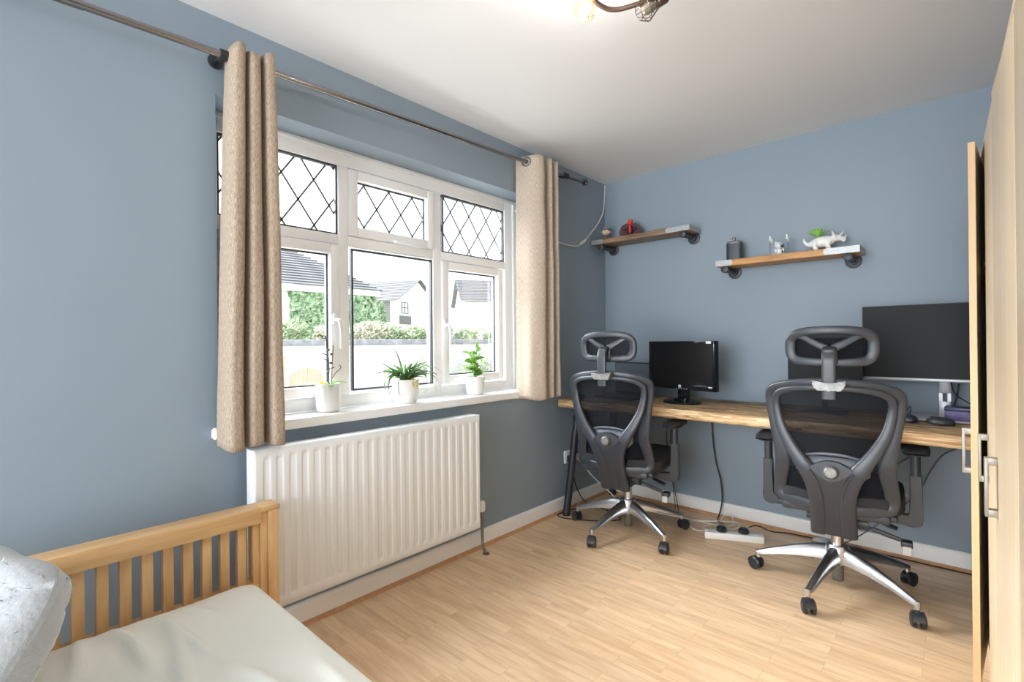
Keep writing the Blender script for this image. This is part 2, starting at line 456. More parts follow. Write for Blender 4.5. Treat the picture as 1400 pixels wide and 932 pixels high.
def pane(y0, y1, z0, z1, lead=None):
    b = NB(); box(b, -.186, -.182, y0, y1, z0, z1); g = obj('pane', b, M['glass'], win, W=True, smooth=False)
    if lead:
        b = NB(); cy, cz = lead; pw, ph = .149, .212
        for s in (1, -1):
            for k in range(-12, 13):
                # line through (cy+k*pw, cz) with slope s*ph/pw
                pts = []
                for yy in (y0, y1):
                    zz = cz + s * (yy - cy - k * pw) * ph / pw
                    if z0 <= zz <= z1: pts.append((yy, zz))
                for zz in (z0, z1):
                    yy = cy + k * pw + (zz - cz) * pw / ph * s
                    if y0 < yy < y1: pts.append((yy, zz))
                if len(pts) >= 2:
                    (ya, za), (yb, zb) = pts[0], pts[1]
                    d = Vector((0, yb - ya, zb - za))
                    if d.length < .01: continue
                    d.normalize(); n = Vector((0, -d.z, d.y)) * .0044
                    vs = []
                    for x in (-.1815, -.1795):
                        for (yy, zz) in ((ya, za), (yb, zb)):
                            for sg in (1, -1): vs.append(b.verts.new(Vector((x, yy, zz)) + n * sg))
                    for q in ((0, 1, 3, 2), (4, 6, 7, 5), (0, 2, 6, 4), (1, 5, 7, 3)): b.faces.new([vs[i] for i in q])
        frame_rect(b, 0, -.1815, -.1795, y0, y1, z0, z1, .006)
        obj('lead_lattice', b, M['lead'], g, W=True, smooth=False)
glaze(WY0 + .05, MU[0][0], TZ1, 2.03); pane(WY0 + .05, MU[0][0], TZ1, 2.03, (-2.42, 1.94))
sash(MU[0][1], MU[1][0], TZ1 + .003, 2.022); pane(MU[0][1] + .04, MU[1][0] - .04, TZ1 + .04, 1.985, (-2.01, 1.97))
glaze(MU[1][1] + .02, -.995, TZ1, 2.03); pane(MU[1][1], -.995, TZ1, 2.03, (-1.435, 1.945))
sash(WY0 + .052, MU[0][0] - .002, .93, TZ0 - .004); pane(WY0 + .09, MU[0][0] - .04, .97, TZ0 - .04)
glaze(MU[0][1] + .02, MU[1][0], .94, TZ0 - .008); pane(MU[0][1], MU[1][0], .925, TZ0)
sash(MU[1][1] - .002, -1.03, .935, TZ0 - .006); pane(MU[1][1] + .04, -1.07, .97, TZ0 - .04)
def whandle(y, z0, z1, lo=True):
    b = NB(); box(b, XF + .012, XF + .024, y - .012, y + .012, z1 - .05, z1, .004)
    sweep(b, [(XF + .02, y, z1 - .03, .02, .014), (XF + .05, y + .004, z1 - .035, .02, .014), (XF + .055, y + .012, z1 - .08, .018, .013), (XF + .05, y + .014, z0, .014, .01)], (1, 0, .3), e=.8)
    obj('handle', b, M['upvc'], win, W=True)
whandle(-2.195, 1.15, 1.315); whandle(-1.525, 1.155, 1.305)
b = NB(); box(b, XF + .012, XF + .028, -1.86, -1.77, 1.695, 1.712, .004); sweep(b, [(XF + .03, -1.86, 1.7, .016, .01), (XF + .045, -1.8, 1.695, .018, .01), (XF + .04, -1.72, 1.69, .012, .008)], (1, 0, 0)); obj('handle', b, M['upvc'], win, W=True)

# ------------------------------------------------------------------ curtain rod and curtains
def rod_z(y): return 2.215 + (y + 2.74) * .036
RXX = .095
rod = thing('curtain_rod', 'long gunmetal curtain rod across the window wall just below the ceiling', 'curtain rod', (RXX, -1.9, 2.24))
b = NB(); cyl(b, (RXX, -3.15, rod_z(-3.15)), (RXX, -.45, rod_z(-.45)), .0125, 20); obj('pole', b, M['gun'], rod, W=True)
b = NB(); cyl(b, (RXX, -3.75, rod_z(-3.75)), (RXX, -3.12, rod_z(-3.12)), .0145, 20); obj('outer_pole', b, M['gun'], rod, W=True)
for yy in (-2.735, -.66):
    b = NB(); z = rod_z(yy)
    cyl(b, (.001, yy, z + .012), (.012, yy, z + .012), .026, 24)
    tube(b, [(.01, yy, z + .012), (.05, yy, z + .004), (RXX - .01, yy, z - .012)], .009, 10)
    tube(b, [(RXX, yy - .012, z), (RXX, yy + .03, z)], .0185, 20)
    obj('bracket', b, M['bmetal'], rod, W=True)
for yy, s in ((-.445, 1), (-3.76, -1)):
    b = NB(); z = rod_z(yy)
    cyl(b, (RXX, yy, z), (RXX, yy + s * .012, z), .016, 16)
    for k in range(6):
        a = k * PI / 3; tube(b, [(RXX + math.cos(a) * .006, yy + s * .01, z + math.sin(a) * .006), (RXX + math.cos(a) * .02, yy + s * .02, z + math.sin(a) * .02), (RXX + math.cos(a) * .018, yy + s * .036, z + math.sin(a) * .018), (RXX + math.cos(a) * .008, yy + s * .045, z + math.sin(a) * .008)], .0035, 6, smooth_n=3)
    obj('finial', b, M['bmetal'], rod, W=True)

def curtain(name, label, path_top, path_bot, zt, zb, m, lens, hem):
    t = thing(name, label, 'curtain', (RXX, sum(p[1] for p in path_top) / len(path_top), zb))
    n = 10
    A = catmull(path_top, n); B = catmull(path_bot, n); NZ = 60
    b = NB(); uvl = b.loops.layers.uv.new('uv'); grid = []
    s = [0]
    for i in range(1, len(B)): s.append(s[-1] + (Vector(B[i]) - Vector(B[i - 1])).length)
    for j in range(NZ + 1):
        f = j / NZ; row = []
        for i in range(len(A)):
            p = Vector(A[i]).lerp(Vector(B[i]), min(1, f * 1.1) ** .8)
            zz0 = zt(Vector((*A[i], 0)) if len(A[i]) == 2 else A[i]); zz = zz0 + (zb - zz0) * f
            w = noise.noise(Vector((s[i] * 7, zz * 1.6, 3.1)))
            w2 = noise.noise(Vector((s[i] * 20, zz * 4, 9.1)))
            row.append(b.verts.new((p.x + w * .008 * f + w2 * .003, p.y + w * .006 * f, zz + .006 * math.sin(s[i] * 30) * (1 if j == NZ else 0) * hem)))
        grid.append(row)
    for j in range(NZ):
        for i in range(len(A) - 1):
            fc = b.faces.new((grid[j][i], grid[j][i + 1], grid[j + 1][i + 1], grid[j + 1][i]))
            for lp, (ii, jj) in zip(fc.loops, ((i, j), (i + 1, j), (i + 1, j + 1), (i, j + 1))): lp[uvl].uv = (s[ii], 1.5 * jj / NZ)
    o = obj('fabric', b, m, t, W=True, ang=180)
    so = o.modifiers.new('thick', 'SOLIDIFY'); so.thickness = .003; so.offset = 0
    return t, o
ztl = lambda p: rod_z(p[1]) + .026 + .012 * math.sin(p[1] * 60)
def lobes(y0, y1, n, amp, xc, phase=0):
    pts = []
    for k in range(n * 2 + 1):
        y = y0 + (y1 - y0) * k / (n * 2)
        pts.append((xc + (amp if k % 2 else -amp) * (.95 + .1 * math.sin(k * 2.3)), y))
    return pts
def lobe_path(y0, y1, n, xb, xf):
    """bulging folds: rounded fronts, pinched backs"""
    pts = []; w = (y1 - y0) / n
    pts.append((xb, y0 + .01))
    for k in range(n):
        a = y0 + w * k
        pts += [((xb + xf) / 2 + .01, a + .003), (xf - .008, a + w * .2), (xf, a + w * .5), (xf - .008, a + w * .8), ((xb + xf) / 2 + .01, a + w * .997)]
        if k < n - 1: pts.append((xb, a + w))
    pts.append((xb, y1 - .006))
    return pts
ct, co = curtain('curtain', 'beige woven curtain gathered in three folds above the bed, nearer end of the window', lobe_path(-2.724, -2.572, 3, .05, .16), lobe_path(-2.757, -2.545, 3, .03, .165), ztl, .80, M['ctl'], 0, 1)
for yy in (-2.705, -2.68, -2.655, -2.63, -2.605, -2.585):
    b = NB(); z = rod_z(yy); tube(b, [(RXX + math.cos(a) * .022, yy, z + math.sin(a) * .022) for a in [2 * PI * k / 20 for k in range(20)]], .004, 6, closed=True)
    obj('eyelet', b, M['chrome'], ct, W=True)
pR = [(.022, -1.07), (.06, -1.06), (.12, -1.045), (.16, -1.02), (.172, -.985), (.15, -.955), (.09, -.945), (.06, -.935), (.09, -.92), (.15, -.915), (.17, -.90), (.15, -.883), (.08, -.875), (.06, -.86), (.09, -.85), (.15, -.845), (.165, -.83), (.14, -.812), (.06, -.80), (.03, -.79)]
pB = [(x, y + (-.018 if i < 3 else .0) + .005) for i, (x, y) in enumerate(pR)]
ct2, co2 = curtain('curtain', 'cream woven curtain hanging beside the desk end of the window, one metal eyelet showing', pR, pB, lambda p: rod_z(p[1]) + .036, .818, M['ctr'], 0, 1)
for yy, ny in ((-1.055, .35), (-.95, 0), (-.93, 0), (-.875, 0), (-.855, 0), (-.81, 0)):
    b = NB(); z = rod_z(yy); tube(b, [(RXX + math.cos(a) * .026, yy - .004 + math.cos(a) * .026 * ny, z + math.sin(a) * .026) for a in [2 * PI * k / 24 for k in range(24)]], .005, 6, closed=True)
    obj('eyelet', b, M['chrome'], ct2, W=True)

# ------------------------------------------------------------------ radiator
rad = thing('radiator', 'white panel radiator with vertical ribs below the window sill', 'radiator', (.1, -2.09, .16))
b = NB()
y0, y1, z0, z1 = -2.658, -1.503, .168, .782
NY = 48 * 6; pitch = .0487; n = 23; off = y0 + (y1 - y0 - (n) * pitch) / 2 + pitch * .1
def sst(a, c, v):
    t = max(0, min(1, (v - a) / (c - a))); return t * t * (3 - 2 * t)
zs = [z0, z0 + .004, z0 + .03, z0 + .04, z0 + .052, z0 + .06, z1 - .06, z1 - .045, z1 - .035, z1 - .026, z1 - .004, z1]
ys = sorted({round(y0 + (y1 - y0) * k / 340, 5) for k in range(341)})
G = []
for z in zs:
    row = []
    for y in ys:
        u = ((y - off) / pitch) % 1; k = math.floor((y - off) / pitch)
        rib = sst(.22, .34, u) * (1 - sst(.66, .78, u)) if 0 <= k < n else 0
        vz = sst(z0 + .035, z0 + .056, z) * (1 - sst(z1 - .05, z1 - .03, z))
        x = .122 + .0055 * (1 - rib * vz)
        # ribs are grooves pressed in between raised flutes
        ed = min(y - y0, y1 - y, z - z0, z1 - z)
        x -= .006 * (1 - sst(0, .005, ed))
        row.append(b.verts.new((x, y, z)))
    G.append(row)
for j in range(len(zs) - 1):
    for i in range(len(ys) - 1): b.faces.new((G[j][i], G[j][i + 1], G[j + 1][i + 1], G[j + 1][i]))
obj('front_panel', b, M['radiator'], rad, W=True, ang=60)
b = NB(); box(b, .05, .124, y0 + .002, y1 - .002, z0 + .002, z1 - .002, .003); obj('casing', b, M['radiator'], rad, W=True)
for yy in (-2.4, -1.8):
    b = NB(); box(b, .001, .05, yy - .02, yy + .02, .25, .7); obj('wall_bracket', b, M['radiator'], rad, W=True)
b = NB(); cyl(b, (.085, -1.50, .205), (.085, -1.455, .205), .011, 12); cyl(b, (.085, -1.455, .175), (.085, -1.455, .235), .012, 14)
tube(b, [(.085, -1.455, .18), (.085, -1.452, .08), (.09, -1.45, .035), (.1, -1.44, .0)], .0085, 10, smooth_n=4)
v = obj('valve_pipe', b, M['chrome'], rad, W=True, label='part painted metal valve and pipe')
b = NB(); lathe(b, [(.013, 0), (.018, .006), (.02, .03), (.017, .055), (.012, .06), (.001, .06)], (.085, -1.455, .235), 16); obj('valve_cap', b, M['white'], v, W=True)
b = NB(); lathe(b, [(.001, 0), (.02, 0), (.018, .005), (.009, .007)], (.1, -1.44, 0), 16); obj('pipe_collar', b, M['bronze'], v, W=True)

# ------------------------------------------------------------------ bed
bed = thing('bed', 'pine slatted bed with cream mattress in front of the radiator', 'bed', (.2, -3.1, 0))
b = NB(); box(b, .152, .232, -3.62, -2.672, .545, .60, .0025); box(b, .152, .232, -2.6725, -2.608, .582, .60, .0025); obj('top_rail', b, M['bed'], bed, W=True)
b = NB(); box(b, .172, .214, -3.55, -2.672, .29, .338, .003); obj('lower_rail', b, M['bed'], bed, W=True)
for k in range(13):
    yc = -2.727 - k * .0535
    b = NB(); box(b, .182, .208, yc - .0142, yc + .0142, .335, .55, .002); obj('slat', b, M['bedv'], bed, W=True)
for (ya, yb) in ((-2.612, -2.672), (-3.55, -3.61)):
    b = NB(); box(b, .155, .230, min(ya, yb) + .024, max(ya, yb), 0, .583, .002); box(b, .16, .222, min(ya, yb), min(ya, yb) + .024, 0, .583, .002); obj('post', b, M['bedv'], bed, W=True)
b = NB(); box(b, .165, .215, -2.694, -2.672, .33, .545, .002); obj('stile', b, M['bedv'], bed, W=True)
for (yy) in (-2.72, -3.57):
    b = NB(); box(b, .23, 1.95, yy - .0, yy + .028, .16, .27, .003); obj('side_rail', b, M['bed'], bed, W=True)
for yy in (-2.70, -3.57):
    b = NB(); box(b, 1.88, 1.95, yy, yy + .06, 0, .27, .004); obj('post', b, M['bedv'], bed, W=True)
b = NB(); box(b, .23, 1.94, -3.545, -2.722, .17, .20); obj('slat_base', b, M['bed'], bed, W=True)
mt = NB()
def rbox(bm, x0, x1, y0, y1, z0, z1, r, nx, ny, fn=None):
    """rounded slab: top and bottom grids"""
    cx, cy, cz = (x0 + x1) / 2, (y0 + y1) / 2, (z0 + z1) / 2
    bmesh.ops.create_cube(bm, size=1)
    bmesh.ops.subdivide_edges(bm, edges=bm.edges[:], cuts=nx, use_grid_fill=True)
    for v in bm.verts:
        p = Vector((v.co.x * (x1 - x0), v.co.y * (y1 - y0), v.co.z * (z1 - z0)))
        q = Vector((max(-(x1 - x0) / 2 + r, min((x1 - x0) / 2 - r, p.x)), max(-(y1 - y0) / 2 + r, min((y1 - y0) / 2 - r, p.y)), max(-(z1 - z0) / 2 + r, min((z1 - z0) / 2 - r, p.z))))
        d = p - q
        if d.length > 1e-6: d = d.normalized() * r
        v.co = Vector((cx, cy, cz)) + q + d
        if fn: v.co = fn(v.co.copy())
def wrinkle(p):
    top = 1 if p.z > .25 else 0
    z = 0
    def ridge(ax, ay, bx, by, w, h):
        a = Vector((ax, ay)); d = Vector((bx, by)) - a; L = d.length; d.normalize(); r = Vector((p.x, p.y)) - a
        t = r.dot(d); u = r.dot(Vector((-d.y, d.x))) + .012 * noise.noise(Vector((t * 9, h * 99, 0)))
        f = sst(-.03, .08, t) * (1 - sst(L - .12, L + .03, t))
        return 1.9 * h * f * math.exp(-(u / w) ** 2)
    z += ridge(.30, -3.02, .62, -2.93, .016, .013) + ridge(.29, -3.10, .55, -3.05, .018, .015) + ridge(.36, -2.98, .75, -3.02, .014, .009)
    z += ridge(.30, -2.93, .5, -2.86, .02, .008) + ridge(.62, -2.93, .98, -2.83, .013, .007) + ridge(.28, -3.15, .48, -3.2, .02, .012) + ridge(.8, -2.75, 1.2, -2.8, .02, .006)
    z += .006 * noise.noise(Vector((p.x * 4, p.y * 5, 1)))
    p.z += z * top
    if top: p.z += .02 * math.exp(-((p.x - .36) / .12) ** 2) * (1 - sst(-2.78, -2.7, p.y)) 
    return p
rbox(mt, .245, 1.93, -3.60, -2.69, .2, .362, .045, 90, 90, wrinkle)
obj('mattress', mt, M['sheet'], bed, W=True, ang=180)

def cushion(name, label, m, c, size, rot, fuzz=0, power=2.4):
    t = thing(name, label, 'pillow', c, rot=rot)
    b = NB(); bmesh.ops.create_cube(b, size=2); bmesh.ops.subdivide_edges(b, edges=b.edges[:], cuts=40, use_grid_fill=True)
    for v in b.verts:
        x, y, z = v.co
        k = max(0, (1 - abs(x) ** power) * (1 - abs(y) ** power)) ** .42
        w = 1 - .07 * (abs(x * y)) ** 2 + .0
        zz = z * (k * .96 + .05)
        e4 = (abs(x) ** 5 + abs(y) ** 5) ** .2; m4 = max(abs(x), abs(y), 1e-6); x, y = x * m4 / max(e4, 1e-6), y * m4 / max(e4, 1e-6)
        nx = x * (1 - .05 * (1 - abs(y)) * abs(x)); ny = y * (1 - .05 * (1 - abs(x)) * abs(y))
        p = Vector((nx * size[0], ny * size[1], zz * size[2]))
        nn = noise.noise(Vector((x * 2.1, y * 2.3, z + 5))) * .012 + fuzz * noise.fractal(Vector((x * 7, y * 7, z * 2)), 1, 2, 4)
        v.co = p + Vector((0, 0, nn * (1 if z > 0 else -1))) * min(1, k * 2 + .2)
    o = obj('cover', b, m, t, ang=180)
    return t
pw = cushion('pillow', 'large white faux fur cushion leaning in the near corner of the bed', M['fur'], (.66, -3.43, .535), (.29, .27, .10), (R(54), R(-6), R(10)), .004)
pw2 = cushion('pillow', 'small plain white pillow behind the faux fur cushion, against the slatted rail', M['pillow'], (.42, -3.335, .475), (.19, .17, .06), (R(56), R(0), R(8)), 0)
# fur strands growing from the cushion's cover, part of the cushion
cov = [c for c in pw.children][0].data
b = NB(); pol = list(cov.polygons)
for k in range(30000):
    f = random.choice(pol); p = Vector(f.center) + Vector((random.uniform(-1, 1), random.uniform(-1, 1), 0)) * .004 - f.normal * .002
    if abs(f.normal.z) < .45 or noise.noise(p * 9) < -.15: continue
    L = random.uniform(.006, .012); tg = Vector((random.uniform(-.7, .7), random.uniform(-1.1, .2), random.uniform(-.3, .3)))
    tg.x += .8 * noise.noise(p * 22); d = (f.normal * .22 + (tg - f.normal * tg.dot(f.normal))).normalized() * L
    side = d.cross(f.normal).normalized() * .0016
    b.faces.new([b.verts.new(p + side), b.verts.new(p - side), b.verts.new(p + d)])
setp(obj('fur', b, mat('white_fur_strand', (.5, .515, .53), .9), pw, smooth=False), kind='stuff')

# ------------------------------------------------------------------ desk
dk = thing('desk', 'long rustic burnt pine worktop desk along the back wall on black splayed legs', 'desk', (1.35, -.32, 0))
b = NB()
def dfy(x): return -.655 + .012 * math.sin(x * 2.1) + .006 * math.sin(x * 7 + 1) + (-.02 if x > 1.2 else 0) * sst(1.2, 1.9, x)
N = 120; X0, X1 = .012, 2.74; ZT, ZB = .777, .722
rings = []
for i in range(N + 1):
    x = X0 + (X1 - X0) * i / N; yf = dfy(x) + .004 * noise.noise(Vector((x * 12, 0, 0)))
    rings.append([Vector((x, -.02, ZB)), Vector((x, yf + .012, ZB)), Vector((x, yf + .003, ZB + .006)), Vector((x, yf, ZB + .03)), Vector((x, yf + .002, ZT - .006)), Vector((x, yf + .008, ZT)), Vector((x, -.02, ZT))])
rings_to_mesh(b, rings)
b.faces.ensure_lookup_table()
for f in b.faces:
    c = f.calc_center_median()
    if c.y < -.6 and ZB < c.z < ZT - .001: f.material_index = 1
obj('worktop', b, None, dk, W=True, mats=[M['desk'], M['deskedge']], ang=50)
for (tx, fx) in ((.13, .078), (2.60, 2.66)):
    for (ty, fy) in ((-.58, -.655), (-.12, -.06)):
        b = NB(); cyl(b, (tx, ty, .71), (fx, fy, .0), .024, 20, .025); lathe(b, [(.026, 0), (.027, .004), (.027, .03), (.026, .032)], (fx, fy, 0), 20); obj('leg', b, M['bmetal'], dk, W=True)
    b = NB(); box(b, tx - .02, tx + .02, -.62, -.08, .70, .722, .003); obj('leg_bracket', b, M['bmetal'], dk, W=True)
for x in (1.34, 1.40):
    pass

# ------------------------------------------------------------------ office chair
def ybk(x, z):
    """y of the backrest surface in chair coordinates"""
    ks = [(.40, -.225), (.5, -.235), (.6, -.262), (.75, -.285), (.9, -.305), (1.02, -.33), (1.3, -.36)]
    for (a, ya), (c, yc) in zip(ks, ks[1:]):
        if z <= c or c == 1.3: y = ya + (yc - ya) * (z - a) / (c - a); break
    return y + 1.0 * x * x
def make_chair():
    t = thing('office_chair', 'x', 'chair')
    nrm = (0, -1, 0)
    # backrest frame
    half = [(0, .991, .034), (.06, .989, .034), (.135, .980, .036), (.195, .965, .038), (.228, .945, .042), (.237, .915, .04), (.231, .85, .04), (.215, .76, .044), (.197, .68, .058), (.190, .62, .064), (.203, .54, .056), (.207, .49, .054), (.199, .458, .052), (.17, .442, .05), (.09, .437, .046), (0, .435, .044)]
    full = half + [(-x, z, w) for x, z, w in half[-2:0:-1]]
    b = NB(); sweep(b, [(x, ybk(x, z), z, w, .026) for x, z, w in full], nrm, True, 4, .55)
    obj('back_frame', b, M['plast'], t)
    # mesh panel
    b = NB(); P = catmull([(x, z, 0) for x, z, w in half], 8); rows = []
    NZ = 40
    for j in range(NZ + 1):
        z = .437 + (.989 - .437) * j / NZ
        xs = [abs(P[i][0] + (P[i + 1][0] - P[i][0]) * (z - P[i][1]) / (P[i + 1][1] - P[i][1] + 1e-9)) for i in range(len(P) - 1) if min(P[i][1], P[i + 1][1]) <= z <= max(P[i][1], P[i + 1][1]) and P[i][0] > .02]
        xm = max(xs) if xs else .1
        rows.append([b.verts.new((xm * (k / 12 - 1), ybk(xm * (k / 12 - 1), z) + .006, z)) for k in range(25)])
    for j in range(NZ):
        for k in range(24): b.faces.new((rows[j][k], rows[j][k + 1], rows[j + 1][k + 1], rows[j + 1][k]))
    obj('mesh_panel', b, M['mesh'], t, ang=180)
    # yoke: inner loop and arms running into the stem
    b = NB()
    arm = [(0, .966, .024), (.07, .965, .025), (.135, .958, .027), (.183, .943, .03), (.207, .918, .032), (.208, .87, .034), (.192, .79, .04), (.162, .722, .048), (.13, .668, .056), (.098, .62, .064), (.074, .575, .068), (.062, .53, .066), (.056, .48, .062), (.055, .42, .062), (.058, .31, .06)]
    def yy(x, z):
        d = sst(.97, .55, z)
        return ybk(x, z) - .014 - .024 * sst(.9, .6, z) if z > .5 else ybk(0, .5) - .036 + (.5 - z) * .45
    for s in (1, -1):
        sweep(b, [(s * x, yy(x, z), z, w, .026 + .012 * sst(.8, .6, z)) for x, z, w in arm], nrm, False, 4, .6)
    # stem plate between the arms
    rings = []
    for z in (.305, .34, .42, .48, .53, .56, .585):
        w = .075 if z < .5 else .07 + (z - .5) * .1
        y = yy(0, z)
        rings.append([Vector((a * w, y + dy, z + (abs(a) * .05 if z > .57 else 0))) for a, dy in ((-1, -.012), (-.5, -.014), (0, -.015), (.5, -.014), (1, -.012), (1, .02), (0, .02), (-1, .02))])
    rings_to_mesh(b, rings)
    obj('yoke', b, M['plast'], t)
    # raised side lip of the stem
    b = NB()
    for s in (1, -1):
        tube(b, [(s * x, yy(0, z) - .012, z) for x, z in ((.042, .345), (.038, .42), (.038, .5), (.052, .56), (.078, .61))], .0065, 8, smooth_n=4)
    obj('stem_trim', b, M['plast'], t)
    # lumbar support behind the mesh
    b = NB(); rings = []
    for i in range(25):
        x = -.135 + .27 * i / 24; e_ = sst(1, .8, abs(x) / .135); zt = .655 + .012 * (1 - (x / .135) ** 2); zb = .58 - .02 * (1 - (x / .135) ** 2)
        zm = (zt + zb) / 2; hh = (zt - zb) / 2 * (.6 + .4 * e_); y = ybk(x, .62) - .006
        rings.append([Vector((x, y + .01 * math.cos(a) - .0, zm + hh * math.sin(a))) for a in [2 * PI * k / 12 for k in range(12)]])
    rings_to_mesh(b, rings)
    obj('lumbar_pad', b, M['grey'], t, label='lighter grey lumbar pad')
    b = NB(); sweep(b, [(-.105, ybk(.1, .668) - .008, .664, .012, .01), (-.05, ybk(.05, .68) - .008, .676, .012, .012), (0, ybk(0, .68) - .008, .68, .013, .012), (.05, ybk(.05, .68) - .008, .678, .012, .012), (.1, ybk(.1, .668) - .008, .667, .012, .01)], nrm); obj('lumbar_rim', b, M['grey'], t)
    b = NB(); y = yy(0, .6)
    poly = catmull([(-.078, .618), (-.05, .64), (-.02, .652), (.02, .652), (.05, .64), (.078, .618), (.04, .585), (0, .566), (-.04, .585)], 4, True)
    prism(b, poly, 1, y - .012, y + .02, .003); ho = obj('hub_plate', b, M['plast'], t)
    b = NB(); lathe(b, [(.03, 0), (.03, .006), (.026, .012), (.024, .02), (.02, .023), (.001, .023)], (0, y - .01, .61), 24, Matrix.Rotation(R(90), 4, 'X')); obj('adjuster_knob', b, M['chrome'], ho, label='silver round knob')
    # headrest
    hy = lambda x, z: -.30 + 1.1 * x * x - (z - 1.14) * .1
    hh = [(0, 1.21, .036), (.075, 1.207, .037), (.122, 1.195, .04), (.147, 1.17, .042), (.150, 1.13, .042), (.144, 1.10, .042), (.124, 1.080, .04), (.08, 1.074, .038), (0, 1.071, .038)]
    fl = hh + [(-x, z, w) for x, z, w in hh[-2:0:-1]]
    b = NB(); sweep(b, [(x, hy(x, z), z, w, .024) for x, z, w in fl], nrm, True, 5, .6)
    for s in (1, -1): sweep(b, [(s * .012, hy(0, 1.14) - .006, 1.132, .034, .02), (s * .05, hy(.05, 1.15) - .004, 1.152, .03, .018), (s * .1, hy(.1, 1.18), 1.182, .026, .018), (s * .13, hy(.13, 1.19), 1.192, .02, .018)], nrm)
    box(b, -.028, .028, hy(0, 1.1) - .016, hy(0, 1.1) + .012, 1.065, 1.138, .005)
    hf = obj('headrest_frame', b, M['plast'], t)
    b = NB(); rows = []
    for j in range(13):
        z = 1.07 + .14 * j / 12; xm = .15 * (1 - abs((z - 1.14) / .07) ** 4 * .35)
        rows.append([b.verts.new((xm * (k / 8 - 1), hy(xm * (k / 8 - 1), z) + .012, z)) for k in range(17)])
    for j in range(12):
        for k in range(16): b.faces.new((rows[j][k], rows[j][k + 1], rows[j + 1][k + 1], rows[j + 1][k]))
    obj('headrest_mesh', b, M['mesh'], t, ang=180)
    b = NB(); sweep(b, [(0, -.318, 1.132, .052, .02), (0, -.345, 1.122, .052, .018), (0, -.362, 1.09, .05, .016), (0, -.362, 1.03, .05, .016), (0, -.36, .98, .05, .016), (0, -.357, .922, .05, .016)], nrm, e=.45)
    box(b, -.02, .02, -.36, -.29, 1.10, 1.13, .004)
    obj('headrest_post', b, M['plast'], t)
    b = NB(); poly = catmull([(-.058, 1.0), (-.02, .992), (.02, .992), (.058, 1.0), (.052, .972), (.036, .957), (0, .962), (-.036, .957), (-.052, .972)], 4, True)
    prism(b, poly, 1, -.382, -.335, .006); obj('clamp', b, M['chrome'], t, label='silver headrest clamp')
    # seat
    b = NB(); bmesh.ops.create_cube(b, size=2); bmesh.ops.subdivide_edges(b, edges=b.edges[:], cuts=18, use_grid_fill=True)
    for v in b.verts:
        x, y, z = v.co; p = 5
        k = (abs(x) ** p + abs(y) ** p) ** (1 / p); m_ = max(abs(x), abs(y), 1e-6)
        x, y = x * m_ / max(k, 1e-6), y * m_ / max(k, 1e-6)
        edge = max(abs(x), abs(y))
        zz = .462 + z * .042 * (1 - .55 * max(0, edge - .75) ** 1 / .25 * .9)
        zz -= .03 * sst(.6, 1, y) * 1 - .012 * math.sin(min(1, abs(x)) * PI) * (z > 0) - .0
        v.co = Vector((x * .252, .035 + y * .255, zz))
    obj('seat', b, M['seat'], t, ang=180)
    b = NB(); box(b, -.225, .225, -.19, .25, .40, .428, .012); box(b, -.2, .2, -.215, -.14, .395, .43, .01); obj('seat_pan', b, M['plast2'], t)
    b = NB(); box(b, -.085, .085, -.165, .12, .318, .402, .012)
    for k in range(7): box(b, -.075 + k * .022, -.063 + k * .022, -.185, -.16, .31, .33, .003)
    cyl(b, (.08, -.12, .36), (.125, -.12, .36), .028, 16); cyl(b, (-.08, -.12, .36), (-.11, -.12, .36), .02, 16)
    obj('tilt_mechanism', b, M['plast2'], t)
    b = NB(); tube(b, [(.10, -.06, .335), (.14, -.06, .322), (.235, -.06, .296)], .0055, 8); sweep(b, [(.135, -.06, .323, .018, .014), (.19, -.06, .308, .02, .014), (.235, -.06, .297, .018, .012)], (0, -1, 0)); box(b, .235, .275, -.085, -.035, .272, .298, .005)
    lv = obj('tension_lever', b, M['plast2'], t)
    b = NB(); box(b, .24, .27, -.088, -.0851, .245, .28, .001); obj('label_tag', b, M['tag'], lv, label='white printed tag')
    b = NB(); tube(b, [(.09, .02, .36), (.14, .02, .345), (.17, .02, .335)], .004, 8); sweep(b, [(.15, .02, .342, .018, .01), (.19, .02, .328, .03, .012), (.225, .02, .318, .024, .01)], (0, -.3, 1)); obj('height_lever', b, M['plast2'], t)
    # column and base
    b = NB(); lathe(b, [(.026, .20), (.026, .32), (.032, .322), (.032, .335)], seg=24); obj('gas_sleeve', b, M['alu'], t)
    b = NB(); lathe(b, [(.001, .035), (.022, .035), (.025, .04), (.025, .115), (.03, .12), (.032, .128), (.024, .13)], seg=24); obj('column_end', b, M['chrome'], t)
    b = NB(); lathe(b, [(.03, .118), (.05, .122), (.053, .14), (.05, .19), (.042, .204), (.027, .206)], seg=30)
    hub = obj('base_hub', b, M['alu'], t)
    for k in range(5):
        a = R(-105 + 72 * k); d = Vector((math.cos(a), math.sin(a), 0)); nn = Vector((-d.y, d.x, 0))
        b = NB(); rings = []
        for (r_, zt, zb, w, wt) in ((.035, .198, .128, .056, .03), (.09, .19, .128, .052, .026), (.16, .17, .122, .046, .023), (.24, .142, .106, .040, .021), (.30, .118, .09, .036, .020), (.328, .106, .084, .033, .019), (.345, .1, .085, .026, .016)):
            c = d * r_
            rings.append([c + nn * u + Vector((0, 0, z)) for u, z in ((-w / 2, zb), (-w / 2, zb + (zt - zb) * .35), (-wt / 2, zt - .003), (-wt / 4, zt), (wt / 4, zt), (wt / 2, zt - .003), (w / 2, zb + (zt - zb) * .35), (w / 2, zb))])
        rings_to_mesh(b, rings)
        cyl(b, d * .338 + Vector((0, 0, .066)), d * .338 + Vector((0, 0, .1)), .0115, 14)
        lg = obj('leg', b, M['alu'], t, ang=50)
